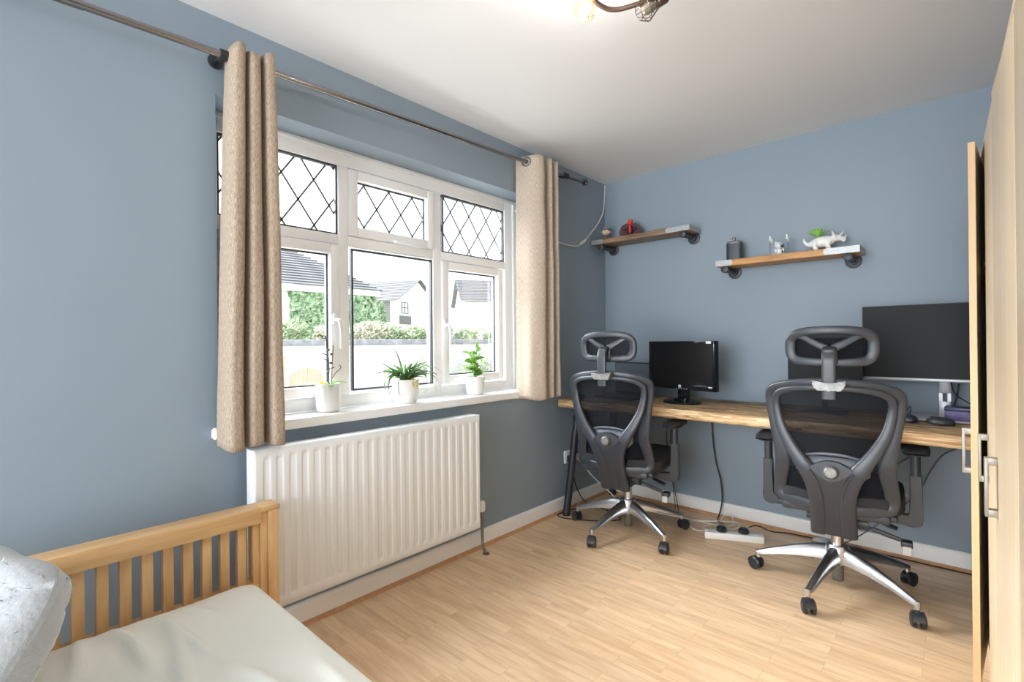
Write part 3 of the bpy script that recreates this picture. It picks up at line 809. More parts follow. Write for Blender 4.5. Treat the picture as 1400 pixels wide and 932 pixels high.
        # castor
        ca = a + R((35, -50, 20, 70, -30)[k]); cd = Vector((math.cos(ca), math.sin(ca), 0)); cn = Vector((-cd.y, cd.x, 0)); cc = d * .338 + cd * .014 + Vector((0, 0, .0285))
        b = NB()
        for s in (1, -1):
            p0 = cc + cn * (s * .007); p1 = cc + cn * (s * .026)
            tube(b, [p0, p0.lerp(p1, .1), p0.lerp(p1, .8), p1, p1 - cn * s * .001], [.024, .0285, .0285, .022, .001], 22)
        cyl(b, cc - cn * .02, cc + cn * .02, .008, 10)
        # hood
        rings = []
        for i in range(9):
            th = R(20 + 150 * i / 8); rr = .0315
            c = cc + cd * (math.cos(th) * rr * -1) + Vector((0, 0, math.sin(th) * rr))
            rings.append([c + cn * u + (c - cc).normalized() * q for u, q in ((-.023, -.002), (.023, -.002), (.02, .003), (-.02, .003))])
        rings_to_mesh(b, rings)
        cyl(b, d * .338 + Vector((0, 0, .05)), d * .338 + Vector((0, 0, .07)), .008, 10)
        obj('castor', b, M['rubber'], t)
    # armrests
    for s in (1, -1):
        b = NB()
        pl = [(.11, .405), (.11, .37), (.19, .355), (.285, .346), (.31, .358), (.314, .39), (.311, .575), (.269, .575), (.272, .405), (.266, .392), (.2, .394)]
        prism(b, [(s * x, z) for x, z in pl], 1, -.019, .019, .005)
        o = obj('armrest', b, M['plast2'], t, ang=45)
        b = NB(); cyl(b, (s * .289, 0, .56), (s * .289, 0, .672), .019, 18); box(b, s * .289 - .035, s * .289 + .035, -.05, .06, .664, .676, .004); obj('arm_post', b, M['plast2'], o)
        b = NB(); bmesh.ops.create_cube(b, size=2); bmesh.ops.subdivide_edges(b, edges=b.edges[:], cuts=10, use_grid_fill=True)
        for v in b.verts:
            x, y, z = v.co; k = (abs(x) ** 4 + abs(y) ** 4) ** .25; m_ = max(abs(x), abs(y), 1e-6); x *= m_ / max(k, 1e-6); y *= m_ / max(k, 1e-6)
            v.co = Vector((s * .289 + x * .048, .01 + y * .125, .688 + z * .013 * (1 - .4 * max(abs(x), abs(y)) ** 4) - .008 * (y < -.6) * (z > 0)))
        obj('arm_pad', b, M['seat'], o, ang=180)
    return t
ch = make_chair()
ch.location = (1.617, -.606, 0); ch.rotation_euler = (0, 0, R(5))
setp(ch, 'black mesh office chair in front of the large wide monitor, nearer the wardrobe', 'chair', 'office chairs at the desk')
ch2 = copy_tree(ch)
ch2.location = (.532, -.634, 0); ch2.rotation_euler = (0, 0, R(7))
setp(ch2, 'black mesh office chair at the window end of the desk beside the small monitor', 'chair', 'office chairs at the desk')

# ------------------------------------------------------------------ wall shelves
def shelf(label, x0, x1, zt, th, m, fl, group):
    t = thing('wall_shelf', label, 'shelf', ((x0 + x1) / 2, -.1, zt - th), group=group)
    b = NB(); box(b, x0, x1, -.2, -.022, zt - th, zt, .003); obj('board', b, m, t, W=True)
    for s, xa, xb in ((-1, x0, x0 + .1), (1, x1 - .165, x1)):
        b = NB()
        tip = (xb, -s) if s < 0 else (xa, s)
        pts = [(xa, zt - th + .002), (xb - .014 if s < 0 else xb, zt - th + .002)]
        if s < 0: poly = [(xa - .002, zt - th + .001), (xb - .012, zt - th + .001), (xb, zt - th * .75), (xb, zt - th * .25), (xb - .012, zt - .001), (xa - .002, zt - .001)]
        else: poly = [(xb + .002, zt - th + .001), (xa + .012, zt - th + .001), (xa, zt - th * .75), (xa, zt - th * .25), (xa + .012, zt - .001), (xb + .002, zt - .001)]
        prism(b, poly, 1, -.2025, -.2)
        xe = xa - .002 if s < 0 else xb
        box(b, xe, xe + .002, -.2025, -.03, zt - th + .001, zt - .001)
        for q in (.25, .7):
            xx = (xa + (xb - xa) * q); cyl(b, (xx, -.2025, zt - th / 2), (xx, -.204, zt - th / 2), .004, 10)
        obj('metal_strap', b, M['zinc'], t, W=True, smooth=False, label='silver metal corner strap')
    for (xx, zz) in fl:
        b = NB()
        tube(b, [(xx, -.004, zt - th - .021), (xx, -.19, zt - th - .021)], .017, 20)
        tube(b, [(xx, -.178, zt - th - .021), (xx, -.2, zt - th - .021), (xx, -.203, zt - th - .021)], [.0215, .0215, .016], 20)
        tube(b, [(xx, -.012, zt - th - .021), (xx, -.035, zt - th - .021)], .023, 20)
        o = obj('pipe_bracket', b, M['pipe'], t, W=True)
        b = NB(); tube(b, [(xx, -.001, zt - th - .021), (xx, -.009, zt - th - .021), (xx, -.011, zt - th - .021)], [.041, .041, .037], 30)
        for k in range(4):
            a = PI / 4 + k * PI / 2; c = Vector((xx + math.cos(a) * .03, -.0105, zt - th - .021 + math.sin(a) * .03)); cyl(b, c, c - Vector((0, .003, 0)), .0045, 8)
        obj('flange', b, M['pipe'], o, W=True)
    return t
shelf('dark stained wall shelf on iron pipes in the corner by the window, the higher one', .006, .757, 1.928, .035, M['shelf'], ((.082, 0), (.708, 0)), 'pipe shelves on the back wall')
shelf('honey stained wall shelf on iron pipes above the desk, the lower one', .922, 1.668, 1.668, .037, M['shelf2'], ((.975, 0), (1.615, 0)), 'pipe shelves on the back wall')

# small toy figures on the corner shelf
def blob(name, parts, m, parent, vox=.0016, sm=2):
    b = NB()
    for p in parts:
        if len(p) == 2: ell(b, p[0], p[1] if isinstance(p[1], tuple) else (p[1],) * 3, sub=3)
        else: tube(b, [p[0], p[1]], [p[2], p[3] if len(p) > 3 else p[2]], 14)
    o = obj(name, b, m, parent, ang=180); remesh(o, vox, sm); return o
t = thing('toy_figure', 'tiny pale faced toy figure with a grey hat on the higher shelf', 'toy', (.085, -.12, 1.928), R(35))
blob('body', [((0, 0, .022), (.017, .013, .02)), ((-.01, 0, .006), (.009, .012, .006)), ((.01, 0, .006), (.009, .012, .006)), ((-.02, -.004, .026), (.007, .007, .012)), ((.026, -.008, .022), (.01, .008, .01))], M['dollbrown'], t)
hd = blob('head', [((0, 0, .068), (.031, .028, .027)), ((-.03, 0, .066), (.005, .006, .008)), ((.03, 0, .066), (.005, .006, .008)), ((0, -.028, .064), (.004, .004, .004))], M['skin'], t)
b = NB(); lathe(b, [(.036, .078), (.04, .081), (.033, .085), (.03, .098), (.02, .106), (.001, .107)], seg=24); obj('hat', b, M['dollgrey'], hd)
b = NB(); ell(b, (-.011, -.0265, .07), (.003, .002, .004), sub=2); ell(b, (.011, -.0265, .07), (.003, .002, .004), sub=2); box(b, -.008, .008, -.029, -.026, .053, .0545); obj('face', b, M['dollblack'], hd)
t = thing('toy_figure', 'small dark toy figure with red front and spread cape on the higher shelf', 'toy', (.285, -.12, 1.928), R(20)); t.scale = (1.15, 1.15, 1.15)
blob('body', [((0, 0, .045), (.02, .016, .03)), ((-.011, 0, .01), (.01, .013, .011)), ((.011, 0, .01), (.01, .013, .011)), ((-.03, -.006, .05), (.016, .009, .009)), ((.03, -.006, .05), (.016, .009, .009))], M['dollblack'], t)
blob('red_tunic', [((0, -.01, .05), (.01, .011, .03)), ((0, -.006, .092), (.018, .015, .017)), ((-.012, -.004, .106), (.004, .004, .008)), ((.012, -.004, .106), (.004, .004, .008))], M['dollred'], t)
b = NB()
for s in (1, -1):
    P = [(s * .008, .014, .085), (s * .03, .004, .088), (s * .055, -.012, .066), (s * .066, -.02, .03), (s * .062, -.018, .006), (s * .045, -.004, .012), (s * .03, .008, .004), (s * .012, .016, .008)]
    A = [b.verts.new(p) for p in P]; B = [b.verts.new((p[0], p[1] + .004, p[2])) for p in P]
    b.faces.new(A); b.faces.new(B[::-1])
    for i in range(8): b.faces.new((A[i], B[i], B[(i + 1) % 8], A[(i + 1) % 8]))
obj('cape', b, mat('dark_red_cape', (.07, .02, .025), .6, col2=(.14, .09, .09), ns=60), t, smooth=False)
b = NB(); ell(b, (-.009, -.02, .098), (.006, .003, .004), sub=2); ell(b, (.009, -.02, .098), (.006, .003, .004), sub=2); obj('gold_trim', b, M['gold'], t)

# hip flask, display cube, dinosaur planter on the lower shelf
t = thing('hip_flask', 'black leather wrapped hip flask with silver top on the lower shelf', 'flask', (1.005, -.11, 1.668), R(6))
def flaskring(z, w, d, cv=.006):
    return [Vector((math.copysign(abs(math.cos(a)) ** .5, math.cos(a)) * w, math.copysign(abs(math.sin(a)) ** .7, math.sin(a)) * d + cv * (math.cos(a) ** 2), z)) for a in [2 * PI * k / 28 for k in range(28)]]
b = NB(); rings_to_mesh(b, [flaskring(z, w, d) for z, w, d in ((0, .038, .01), (.003, .046, .013), (.02, .047, .014), (.112, .047, .014), (.113, .046, .013))]); obj('leather_wrap', b, M['flask'], t)
b = NB(); rings_to_mesh(b, [flaskring(z, w, d) for z, w, d in ((.11, .046, .0135), (.118, .046, .0135), (.125, .042, .012), (.128, .03, .009))]); obj('shoulder', b, M['chrome'], t)
b = NB(); lathe(b, [(.008, .126), (.008, .132), (.011, .133), (.0115, .146), (.009, .149), (.001, .149)], seg=18); box(b, -.022, -.008, -.002, .002, .128, .14, .001); obj('cap', b, M['chrome'], t)
t = thing('display_cube', 'clear acrylic display cube holding a small black and white figure on the lower shelf', 'ornament', (1.262, -.11, 1.668), R(8))
b = NB(); box(b, -.048, .048, -.048, .048, 0, .005, .001)
for (a, c, d, e_) in ((-.048, .048, -.048, -.046), (-.048, .048, .046, .048), (-.048, -.046, -.046, .046), (.046, .048, -.046, .046)): box(b, a, c, d, e_, .005, .112)
obj('case', b, M['clear'], t, smooth=False)
for x in (-.044, .044):
    for y in (-.044, .044):
        b = NB(); box(b, x - .004, x + .004, y - .004, y + .004, .09, .117, .001); obj('corner_post', b, M['ceramic'], t)
bd = blob('figure', [((0, 0, .03), (.015, .012, .018)), ((-.01, -.006, .012), (.009, .012, .007)), ((.01, -.006, .012), (.009, .012, .007)), ((-.002, -.002, .064), (.023, .02, .02)), ((-.02, 0, .035), (.007, .007, .013)), ((.02, 0, .035), (.007, .007, .013)), ((-.018, 0, .082), (.007, .006, .007))], M['ceramic'], t)
b = NB(); ell(b, (.016, -.012, .058), (.011, .009, .009)); ell(b, (.017, .002, .032), (.009, .009, .011)); ell(b, (.006, -.018, .07), (.004, .004, .005), sub=2); obj('black_patch', b, M['dollblack'], bd)
b = NB(); 
for k in range(40): ell(b, (random.uniform(-.038, .038), random.uniform(-.038, .038), .009), (.006, .006, .004), sub=1)
setp(obj('pebbles', b, M['ceramic'], t), kind='stuff')
t = thing('dinosaur_planter', 'white three horned dinosaur planter with a green succulent on the lower shelf', 'planter', (1.49, -.11, 1.668), R(10))
def limb(pts, n=5): return catmull(pts, n)
b = NB()
spine = catmull([(-.098, 0, .082, .003), (-.094, 0, .064, .007), (-.078, 0, .046, .012), (-.055, 0, .046, .022), (-.025, 0, .052, .03), (.005, 0, .055, .031), (.03, 0, .058, .026), (.046, 0, .066, .02), (.06, 0, .068, .019), (.078, 0, .064, .015), (.096, 0, .058, .009), (.104, 0, .054, .005)], 5)
tube(b, [p[:3] for p in spine], [p[3] for p in spine], 20)
for x, s in ((-.04, 1), (-.04, -1), (.022, 1), (.022, -1)):
    pp = catmull([(x, s * .016, .05, .017), (x - .004, s * .02, .03, .014), (x + .002, s * .02, .014, .0105), (x + .004, s * .02, .004, .0115), (x + .004, s * .02, .0, .010)], 4)
    tube(b, [p[:3] for p in pp], [p[3] for p in pp], 14)
ell(b, (.05, 0, .082), (.007, .032, .03), Matrix.Rotation(R(-25), 3, 'Y'))
for s in (1, -1): tube(b, [(.072, s * .01, .076), (.086, s * .011, .09), (.092, s * .011, .104)], [.005, .0035, .001], 8)
tube(b, [(.096, 0, .062), (.104, 0, .076), (.106, 0, .082)], [.005, .003, .001], 8)
tube(b, [(.085, 0, .05), (.1, 0, .046)], [.008, .004], 8)
o = obj('body', b, M['ceramic'], t, ang=180); remesh(o, .0018, 2)
b = NB()
for k in range(26):
    a = k * 2.4; L = .034 + .034 * (k / 26); el = R(78 - 62 * (k / 26)); d = Vector((math.cos(a) * math.cos(el), math.sin(a) * math.cos(el) * .9, math.sin(el)))
    c0 = Vector((-.028, 0, .086)); s = d.cross(Vector((0, 0, 1))).normalized()
    pts = [(*(c0 + d * L * q + Vector((0, 0, .008 * q * q))), w, .003) for q, w in ((0, .005), (.35, .012), (.7, .011), (1, .001))]
    sweep(b, pts, d.cross(s), n=3, seg=8, e=1)
obj('succulent', b, M['succ'], t)

# ------------------------------------------------------------------ things on the desk
DT = .777
t = thing('computer_monitor', 'small glossy black monitor on the desk behind the left chair, angled into the room'.replace('left chair', 'window end chair'), 'monitor', (.752, -.335, DT), R(-17.5), group='monitors on the desk')
b = NB(); w, zb, zt = .258, .088, .39
frame_rect(b, 0, 0, 1, 0, 1, 0, 1, .1) if False else None
box(b, -w, w, -.012, .02, zb, zt, .004)
for (a, c, d, e_) in ((-w, w, zt - .018, zt), (-w, w, zb, zb + .032), (-w, -w + .018, zb, zt), (w - .018, w, zb, zt)): box(b, a, c, -.018, -.01, d, e_, .002)
box(b, -w * .75, w * .75, .018, .045, zb + .04, zt - .04, .015); obj('housing', b, M['bezel'], t)
b = NB(); box(b, -w + .018, w - .018, -.0135, -.0122, zb + .032, zt - .018); obj('screen', b, M['screen'], t, smooth=False)
b = NB(); box(b, -.04, .04, .005, .03, .01, .13, .006); box(b, -.05, .05, -.02, .02, .01, .03, .005); obj('stand_neck', b, M['bezel'], t)
b = NB(); lathe(b, [(.001, 0), (.115, 0), (.118, .005), (.11, .012), (.05, .018), (.001, .018)], seg=40, M4=Matrix.Diagonal((1.1, .85, 1, 1))); obj('stand_base', b, M['bezel'], t)
def text(name, s, size, m, parent, loc, rot, label=None):
    cu = bpy.data.curves.new(name, 'FONT'); cu.body = s; cu.size = size; cu.align_x = 'CENTER'; cu.align_y = 'CENTER'; cu.extrude = .0002
    tmp = bpy.data.objects.new('tmp', cu); me = bpy.data.meshes.new_from_object(tmp); bpy.data.objects.remove(tmp)
    o = bpy.data.objects.new(name, me); C.objects.link(o); me.materials.clear(); me.materials.append(m); o.parent = parent; o.location = loc; o.rotation_euler = rot
    return o
b = NB(); box(b, -.009, .009, -.0195, -.018, zb + .01, zb + .027, .003); lg = obj('logo_badge', b, M['ink'], t, label='small white square logo')
text('logo_letters', 'hp', .015, M['bezel'], lg, (0, -.0198, zb + .019), (R(90), 0, 0))
b = NB()
for k in range(5): box(b, -.03 + k * .02, -.024 + k * .02, -.0195, -.018, zb + .002, zb + .005)
box(b, w - .045, w - .02, -.0192, -.018, zb + .022, zb + .028); box(b, w - .06, w - .025, -.0195, -.018, zt - .016, zt - .002); obj('markings', b, M['ink'], t, smooth=False)
# laptop in the corner
t = thing('laptop', 'dark open laptop in the room corner behind the headrest of the window end chair', 'laptop', (.34, -.23, DT), R(-12))
b = NB(); box(b, -.16, .16, -.2, .02, .001, .018, .004); box(b, -.14, .14, -.13, -.02, .018, .0195); obj('keyboard_base', b, M['plast2'], t)
b = NB(); box(b, -.16, .16, .015, .024, .02, .243, .004); ld = obj('lid', b, M['plast'], t)
b = NB(); box(b, -.15, .15, .0135, .015, .035, .235); obj('screen', b, mat('blue_grey_screen', (.12, .15, .19), .25), ld, smooth=False)
t = thing('desk_gadget', 'small flat black gadget lying on the desk corner by the window wall', 'gadget', (.115, -.54, DT), R(20))
b = NB(); box(b, -.03, .03, -.05, .05, 0, .022, .006); ob_ = obj('casing', b, M['plast2'], t)
b = NB(); box(b, -.02, .02, -.01, .04, .0215, .024, .001); obj('display', b, M['screen'], t)
# second small screen behind the near chair
t = thing('portable_monitor', 'small dark flat screen on a stand behind the headrest of the wardrobe end chair', 'monitor', (1.51, -.27, DT), R(-2), group='monitors on the desk')
b = NB(); box(b, -.172, .172, -.008, .008, .145, .402, .004); obj('housing', b, M['bezel'], t)
b = NB(); box(b, -.165, .165, -.0095, -.0078, .155, .396); obj('screen', b, M['screenm'], t, smooth=False)
b = NB(); box(b, -.178, .178, -.022, .02, .128, .147, .004); obj('support_bar', b, M['grey'], t)
b = NB(); box(b, -.012, .012, .005, .03, .0, .14, .003); box(b, -.1, .1, -.06, .08, 0, .008, .003); obj('stand', b, M['plast2'], t)
for s in (1, -1):
    b = NB(); box(b, s * .178 - .008, s * .178 + .008, -.026, .022, .132, .158, .003); obj('clip', b, M['gold'], t, label='small brass coloured clip')
b = NB(); box(b, .13, .172, .012, .028, .15, .40, .004); obj('rear_panel', b, M['grey'], t)
# large monitor
t = thing('computer_monitor', 'large wide dark monitor with silver lower edge beside the wardrobe', 'monitor', (2.03, -.19, DT), R(0), group='monitors on the desk')
x0, x1 = 1.674 - 2.03, 2.385 - 2.03
b = NB(); box(b, x0, x1, -.012, .02, .195, .562, .004); box(b, x0 + .1, x1 - .1, .018, .05, .24, .5, .012); obj('housing', b, M['plast2'], t)
b = NB(); box(b, x0 + .004, x1 - .004, -.0135, -.012, .2, .558); obj('screen', b, M['screenm'], t, smooth=False)
b = NB(); box(b, x0, x1, -.016, .014, .181, .197, .003); obj('lower_edge', b, M['silver'], t, label='silver lower edge')
b = NB()
for (a, c, d, e_) in ((-.048, -.012, .01, .30), (-.012, .012, .01, .075), (-.012, .012, .12, .3)): pass
xc = 1.998 - 2.03
poly = [(xc - .022, .008), (xc + .022, .008), (xc + .022, .26), (xc - .022, .26)]
box(b, xc - .022, xc + .022, .03, .05, .008, .085, .002); box(b, xc - .022, xc - .009, .03, .05, .085, .125); box(b, xc + .009, xc + .022, .03, .05, .085, .125); box(b, xc - .022, xc + .022, .03, .05, .125, .3, .002)
obj('stand_column', b, M['silver'], t)
b = NB(); box(b, xc - .2, xc + .2, -.1, .13, 0, .008, .003); obj('stand_base', b, M['silver'], t)
# box on the stand, mice
t = thing('storage_box', 'small dark violet box standing on the silver monitor base', 'box', (2.065, -.235, DT + .008), R(-4))
b = NB(); box(b, -.065, .065, -.045, .045, 0, .045, .002); obj('box_base', b, M['purple'], t)
b = NB(); box(b, -.067, .067, -.047, .047, .046, .062, .003); obj('lid', b, mat('dark_blue_lid', (.03, .033, .08), .4), t)
def mouse(label, loc, rz, m, s=1):
    t = thing('computer_mouse', label, 'mouse', loc, rz)
    b = NB(); ell(b, (0, 0, .012 * s), (.032 * s, .055 * s, .024 * s)); 
    for v in b.verts:
        if v.co.z < 0: v.co.z = 0
        if v.co.x < -.026 * s: v.co.x -= .006 * s
    obj('shell', b, m, t, ang=180)
    b = NB(); cyl(b, (-.004 * s, -.0 + .03 * s, .030 * s), (.004 * s, .03 * s, .030 * s), .006 * s, 14); obj('scroll_wheel', b, M['rubber'], t)
    return t
mouse('black computer mouse in front of the violet box', (1.985, -.385, DT), R(70), M['plast2'], 1)
mouse('grey computer mouse on the desk beside the chair backrest', (1.875, -.375, DT), R(10), M['plast'], 1.0)
b = NB(); tube(b, [(1.872, -.32, DT + .014), (1.872, -.24, DT + .05), (1.86, -.12, DT + .045), (1.84, -.07, DT + .004), (1.83, -.03, DT + .004)], .002, 6, smooth_n=6)
setp(obj('mouse_cable', b, M['cableb']), 'thin black cable looping up from the grey mouse', 'cable')
b = NB(); tube(b, [(2.02, -.17, .965), (2.035, -.15, .9), (2.08, -.13, .86), (2.14, -.12, .82), (2.2, -.12, .79)], .003, 6, smooth_n=6)
setp(obj('monitor_cable', b, M['cableb']), 'black cable running from under the large monitor down behind the violet box', 'cable')
b = NB(); tube(b, [(2.05, -.13, .95), (2.04, -.12, .88), (2.02, -.11, .8), (2.02, -.11, .781)], .004, 6, smooth_n=6)
setp(obj('monitor_cable', b, M['cableb']), 'short black cable dropping behind the silver monitor column', 'cable')

# ------------------------------------------------------------------ cables and socket
t = thing('wall_socket', 'white double wall socket under the desk on the window wall', 'socket', (0, -.50, .362))
b = NB(); box(b, 0, .012, -.074, .074, -.044, .044, .004); obj('face_plate', b, M['white'], t)
b = NB(); box(b, .012, .015, -.055, -.045, .012, .028); box(b, .012, .015, .045, .055, .012, .028); obj('switch', b, M['ceramic'], t)
for y in (-.035, .035):
    b = NB(); box(b, .012, .038, y - .022, y + .022, -.03, .018, .006); obj('plug', b, M['plast2'] if y < 0 else M['ceramic'], t) if False else None
    b.free() if b.is_valid else None
t = thing('plug', 'black plug in the double wall socket behind the desk leg', 'plug', (.0125, -.53, .35))
b = NB(); box(b, 0, .03, -.024, .024, -.026, .024, .007); obj('plug_body', b, M['rubber'], t)
t = thing('plug', 'white plug in the double wall socket behind the chair', 'plug', (.0125, -.462, .352))
b = NB(); box(b, 0, .028, -.022, .022, -.024, .022, .006); obj('plug_body', b, M['cablew'], t)
b = NB(); tube(b, [(.035, -.462, .34), (.07, -.44, .3), (.12, -.40, .22), (.2, -.33, .12), (.27, -.27, .03), (.34, -.24, .006), (.6, -.22, .005), (.8, -.2, .006), (.9, -.22, .012), (.93, -.27, .006), (.86, -.36, .006), (.80, -.33, .007), (.78, -.26, .018), (.86, -.2, .02), (.95, -.17, .03), (1.02, -.14, .03), (1.04, -.2, .02), (.99, -.235, .012), (.94, -.2, .03), (.93, -.13, .05), (.97, -.1, .045), (1.0, -.17, .02), (.96, -.22, .012), (.9, -.22, .012), (.86, -.27, .006), (.88, -.34, .006), (.925, -.385, .02)], .0042, 8, smooth_n=7)
setp(obj('extension_cable', b, M['cablew']), 'white extension cable from the wall socket tangled on the floor beside the power strip', 'cable')
b = NB(); tube(b, [(.04, -.53, .335), (.05, -.53, .25), (.06, -.5, .14), (.1, -.45, .04), (.2, -.4, .006), (.3, -.42, .005), (.4, -.5, .005), (.3, -.62, .005), (.12, -.72, .005), (.04, -.70, .005), (.045, -.6, .005), (.09, -.4, .005)], .0035, 8, smooth_n=7)
setp(obj('black_cable', b, M['cableb']), 'black cable from the wall socket curling round the foot of the desk leg', 'cable')
b = NB(); tube(b, [(.83, -.05, .735), (.828, -.035, .618), (.832, -.03, .5), (.85, -.03, .36), (.878, -.03, .252), (.89, -.035, .134), (.885, -.06, .05), (.90, -.15, .02), (.97, -.27, .05), (.995, -.33, .07)], .0045, 8, smooth_n=6)
setp(obj('black_cable', b, M['cableb']), 'black cable hanging from the desk down the back wall to the power strip', 'cable')
b = NB(); tube(b, [(1.13, -.285, .07), (1.15, -.2, .06), (1.2, -.1, .01), (1.3, -.05, .006), (1.5, -.045, .006), (1.8, -.05, .006), (2.2, -.05, .006), (2.6, -.05, .006)], .0035, 8, smooth_n=6)
setp(obj('black_cable', b, M['cableb']), 'black cable along the skirting board from the power strip towards the wardrobe', 'cable')
b = NB(); tube(b, [(.53, -.06, .72), (.53, -.05, .6), (.515, -.05, .5), (.53, -.05, .38), (.56, -.06, .2), (.6, -.1, .006)], .003, 8, smooth_n=6)
tube(b, [(.56, -.06, .72), (.555, -.05, .6), (.545, -.05, .5), (.55, -.05, .38), (.58, -.08, .18), (.63, -.12, .006)], .003, 8, smooth_n=6)
setp(obj('black_cable', b, M['cableb']), 'pair of thin black leads hanging below the small monitor behind the chair armrest', 'cable')
b = NB(); tube(b, [(1.9, -.03, .73), (1.89, -.03, .6), (1.8, -.04, .5), (1.7, -.05, .44), (1.62, -.06, .3), (1.56, -.08, .1), (1.52, -.1, .01)], .0035, 8, smooth_n=6)
tube(b, [(2.2, -.25, .70), (2.1, -.22, .67), (2.0, -.15, .61), (1.94, -.08, .5), (1.88, -.05, .36), (1.75, -.05, .2), (1.6, -.1, .06), (1.5, -.12, .008)], .0035, 8, smooth_n=6)
setp(obj('grey_cable', b, M['grey']), 'grey leads sagging under the desk behind the wardrobe end chair', 'cable')
t = thing('power_strip', 'white four socket power strip on the floor under the desk', 'power strip', (1.06, -.345, 0), math.atan2(.13, .27))
b = NB(); box(b, -.16, .16, -.032, .032, .0, .04, .005); obj('case', b, M['white'], t)
b = NB()
for k in range(4): box(b, -.12 + k * .075, -.085 + k * .075, -.016, .016, .04, .0415)
box(b, -.156, -.142, -.006, .006, .04, .043, .001); obj('outlets', b, M['ceramic'], t)
for q, lb in ((-.065, 'nearer the cable tangle'), (.055, 'nearer the far end')):
    pt = thing('plug', 'rounded black plug in the floor power strip, ' + lb, 'plug', (1.06 + q * .9, -.345 + q * .433, .0405), math.atan2(.13, .27))
    b = NB(); lathe(b, [(.001, 0), (.024, 0), (.027, .006), (.026, .022), (.018, .03), (.001, .031)], seg=20, M4=Matrix.Diagonal((1.1, .95, 1, 1))); tube(b, [(.0, -.02, .014), (.0, -.04, .016), (0.004, -.055, .02)], .006, 8); obj('plug_body', b, M['rubber'], pt)
b = NB(); tube(b, [(.006, -.003, 2.39), (.008, -.027, 2.204), (.008, -.08, 2.11), (.008, -.145, 2.042), (.008, -.296, 1.915), (.009, -.33, 1.897), (.008, -.392, 1.862), (.008, -.5, 1.853), (.008, -.613, 1.858), (.008, -.75, 1.90), (.008, -.85, 1.98), (-.02, -.9, 2.0), (-.12, -.93, 2.04)], .0042, 8, smooth_n=6)
tube(b, [(.009, -.29, 1.918), (.009, -.345, 1.888)], .0095, 10)
setp(obj('aerial_cable', b, M['cablew']), 'thin white aerial cable looping down the window wall from the ceiling corner', 'cable')

# ------------------------------------------------------------------ plants on the sill
SZ = WZ0
t = thing('orchid_plant', 'white pot with bare orchid stems beside the beige curtain', 'plant', (-.075, -2.262, SZ), group='potted plants on the window sill')
b = NB(); lathe(b, [(.001, 0), (.045, 0), (.051, .006), (.054, .03), (.055, .125), (.053, .128), (.048, .126), (.047, .108), (.001, .108)], seg=40, fn=lambda a, z: 1 + .004 * math.sin(z * 900)); obj('pot', b, M['ceramic'], t)
b = NB(); lathe(b, [(.001, .112), (.047, .109)], seg=20); obj('soil', b, M['soil'], t)
b = NB()
tube(b, [(.0, .0, .11), (-.004, .006, .2), (.002, -.006, .29), (.0, -.012, .345)], .0028, 6, smooth_n=5); tube(b, [(.01, .01, .11), (.012, .012, .2), (.018, .016, .30)], .002, 6, smooth_n=4)
tube(b, [(.0, .0, .12), (.005, .03, .17), (.02, .05, .195), (.02, .045, .21)], .0018, 6, smooth_n=5)
for z in (.26, .28, .22, .18): ell(b, (.002 + .012 * random.random(), random.uniform(-.015, .015), z), (.008, .007, .006), sub=2)
for z, y in ((.265, -.03), (.24, -.022), (.2, .03)): tube(b, [(.0, 0, z - .01), (.0, y, z)], .0022, 6)
obj('bare_stem', b, M['stemb'], t)
def leafm(bm, base, d, L, w, droop=.3, curl=0):
    d = Vector(d).normalized(); up = Vector((0, 0, 1)); s = d.cross(up)
    s = s.normalized() if s.length > 1e-4 else Vector((1, 0, 0)); P = []
    if curl: s = Matrix.Rotation(curl, 3, d) @ s
    for q in (0, .15, .35, .55, .75, .9, 1):
        ww = w * (math.sin(PI * min(1, q * .93 + .07)) ** .7)
        P.append((Vector(base) + d * L * q + Vector((0, 0, -droop * L * q * q)), ww))
    V = []
    for c, ww in P: V.append([bm.verts.new(c - s * ww / 2 + Vector((0, 0, ww * .12))), bm.verts.new(c), bm.verts.new(c + s * ww / 2 + Vector((0, 0, ww * .12)))])
    for i in range(len(V) - 1):
        for k in (0, 1): bm.faces.new((V[i][k], V[i][k + 1], V[i + 1][k + 1], V[i + 1][k]))
b = NB(); leafm(b, (0, 0, .12), (.3, .9, .45), .095, .045, .4); leafm(b, (0, 0, .12), (.8, -.2, .4), .075, .042, .5); leafm(b, (0, 0, .12), (.5, -.8, .3), .07, .04, .4); leafm(b, (0, 0, .115), (.3, .5, .7), .05, .03, .3); leafm(b, (0, 0, .115), (-.4, .8, .2), .06, .03, .3)
obj('leaf', b, M['leafz'], t, ang=180)
b = NB(); leafm(b, (0, -.01, .11), (.2, -.7, .8), .05, .04, .2); obj('leaf', b, M['leafy'], t, ang=180, label='yellowing leaf')

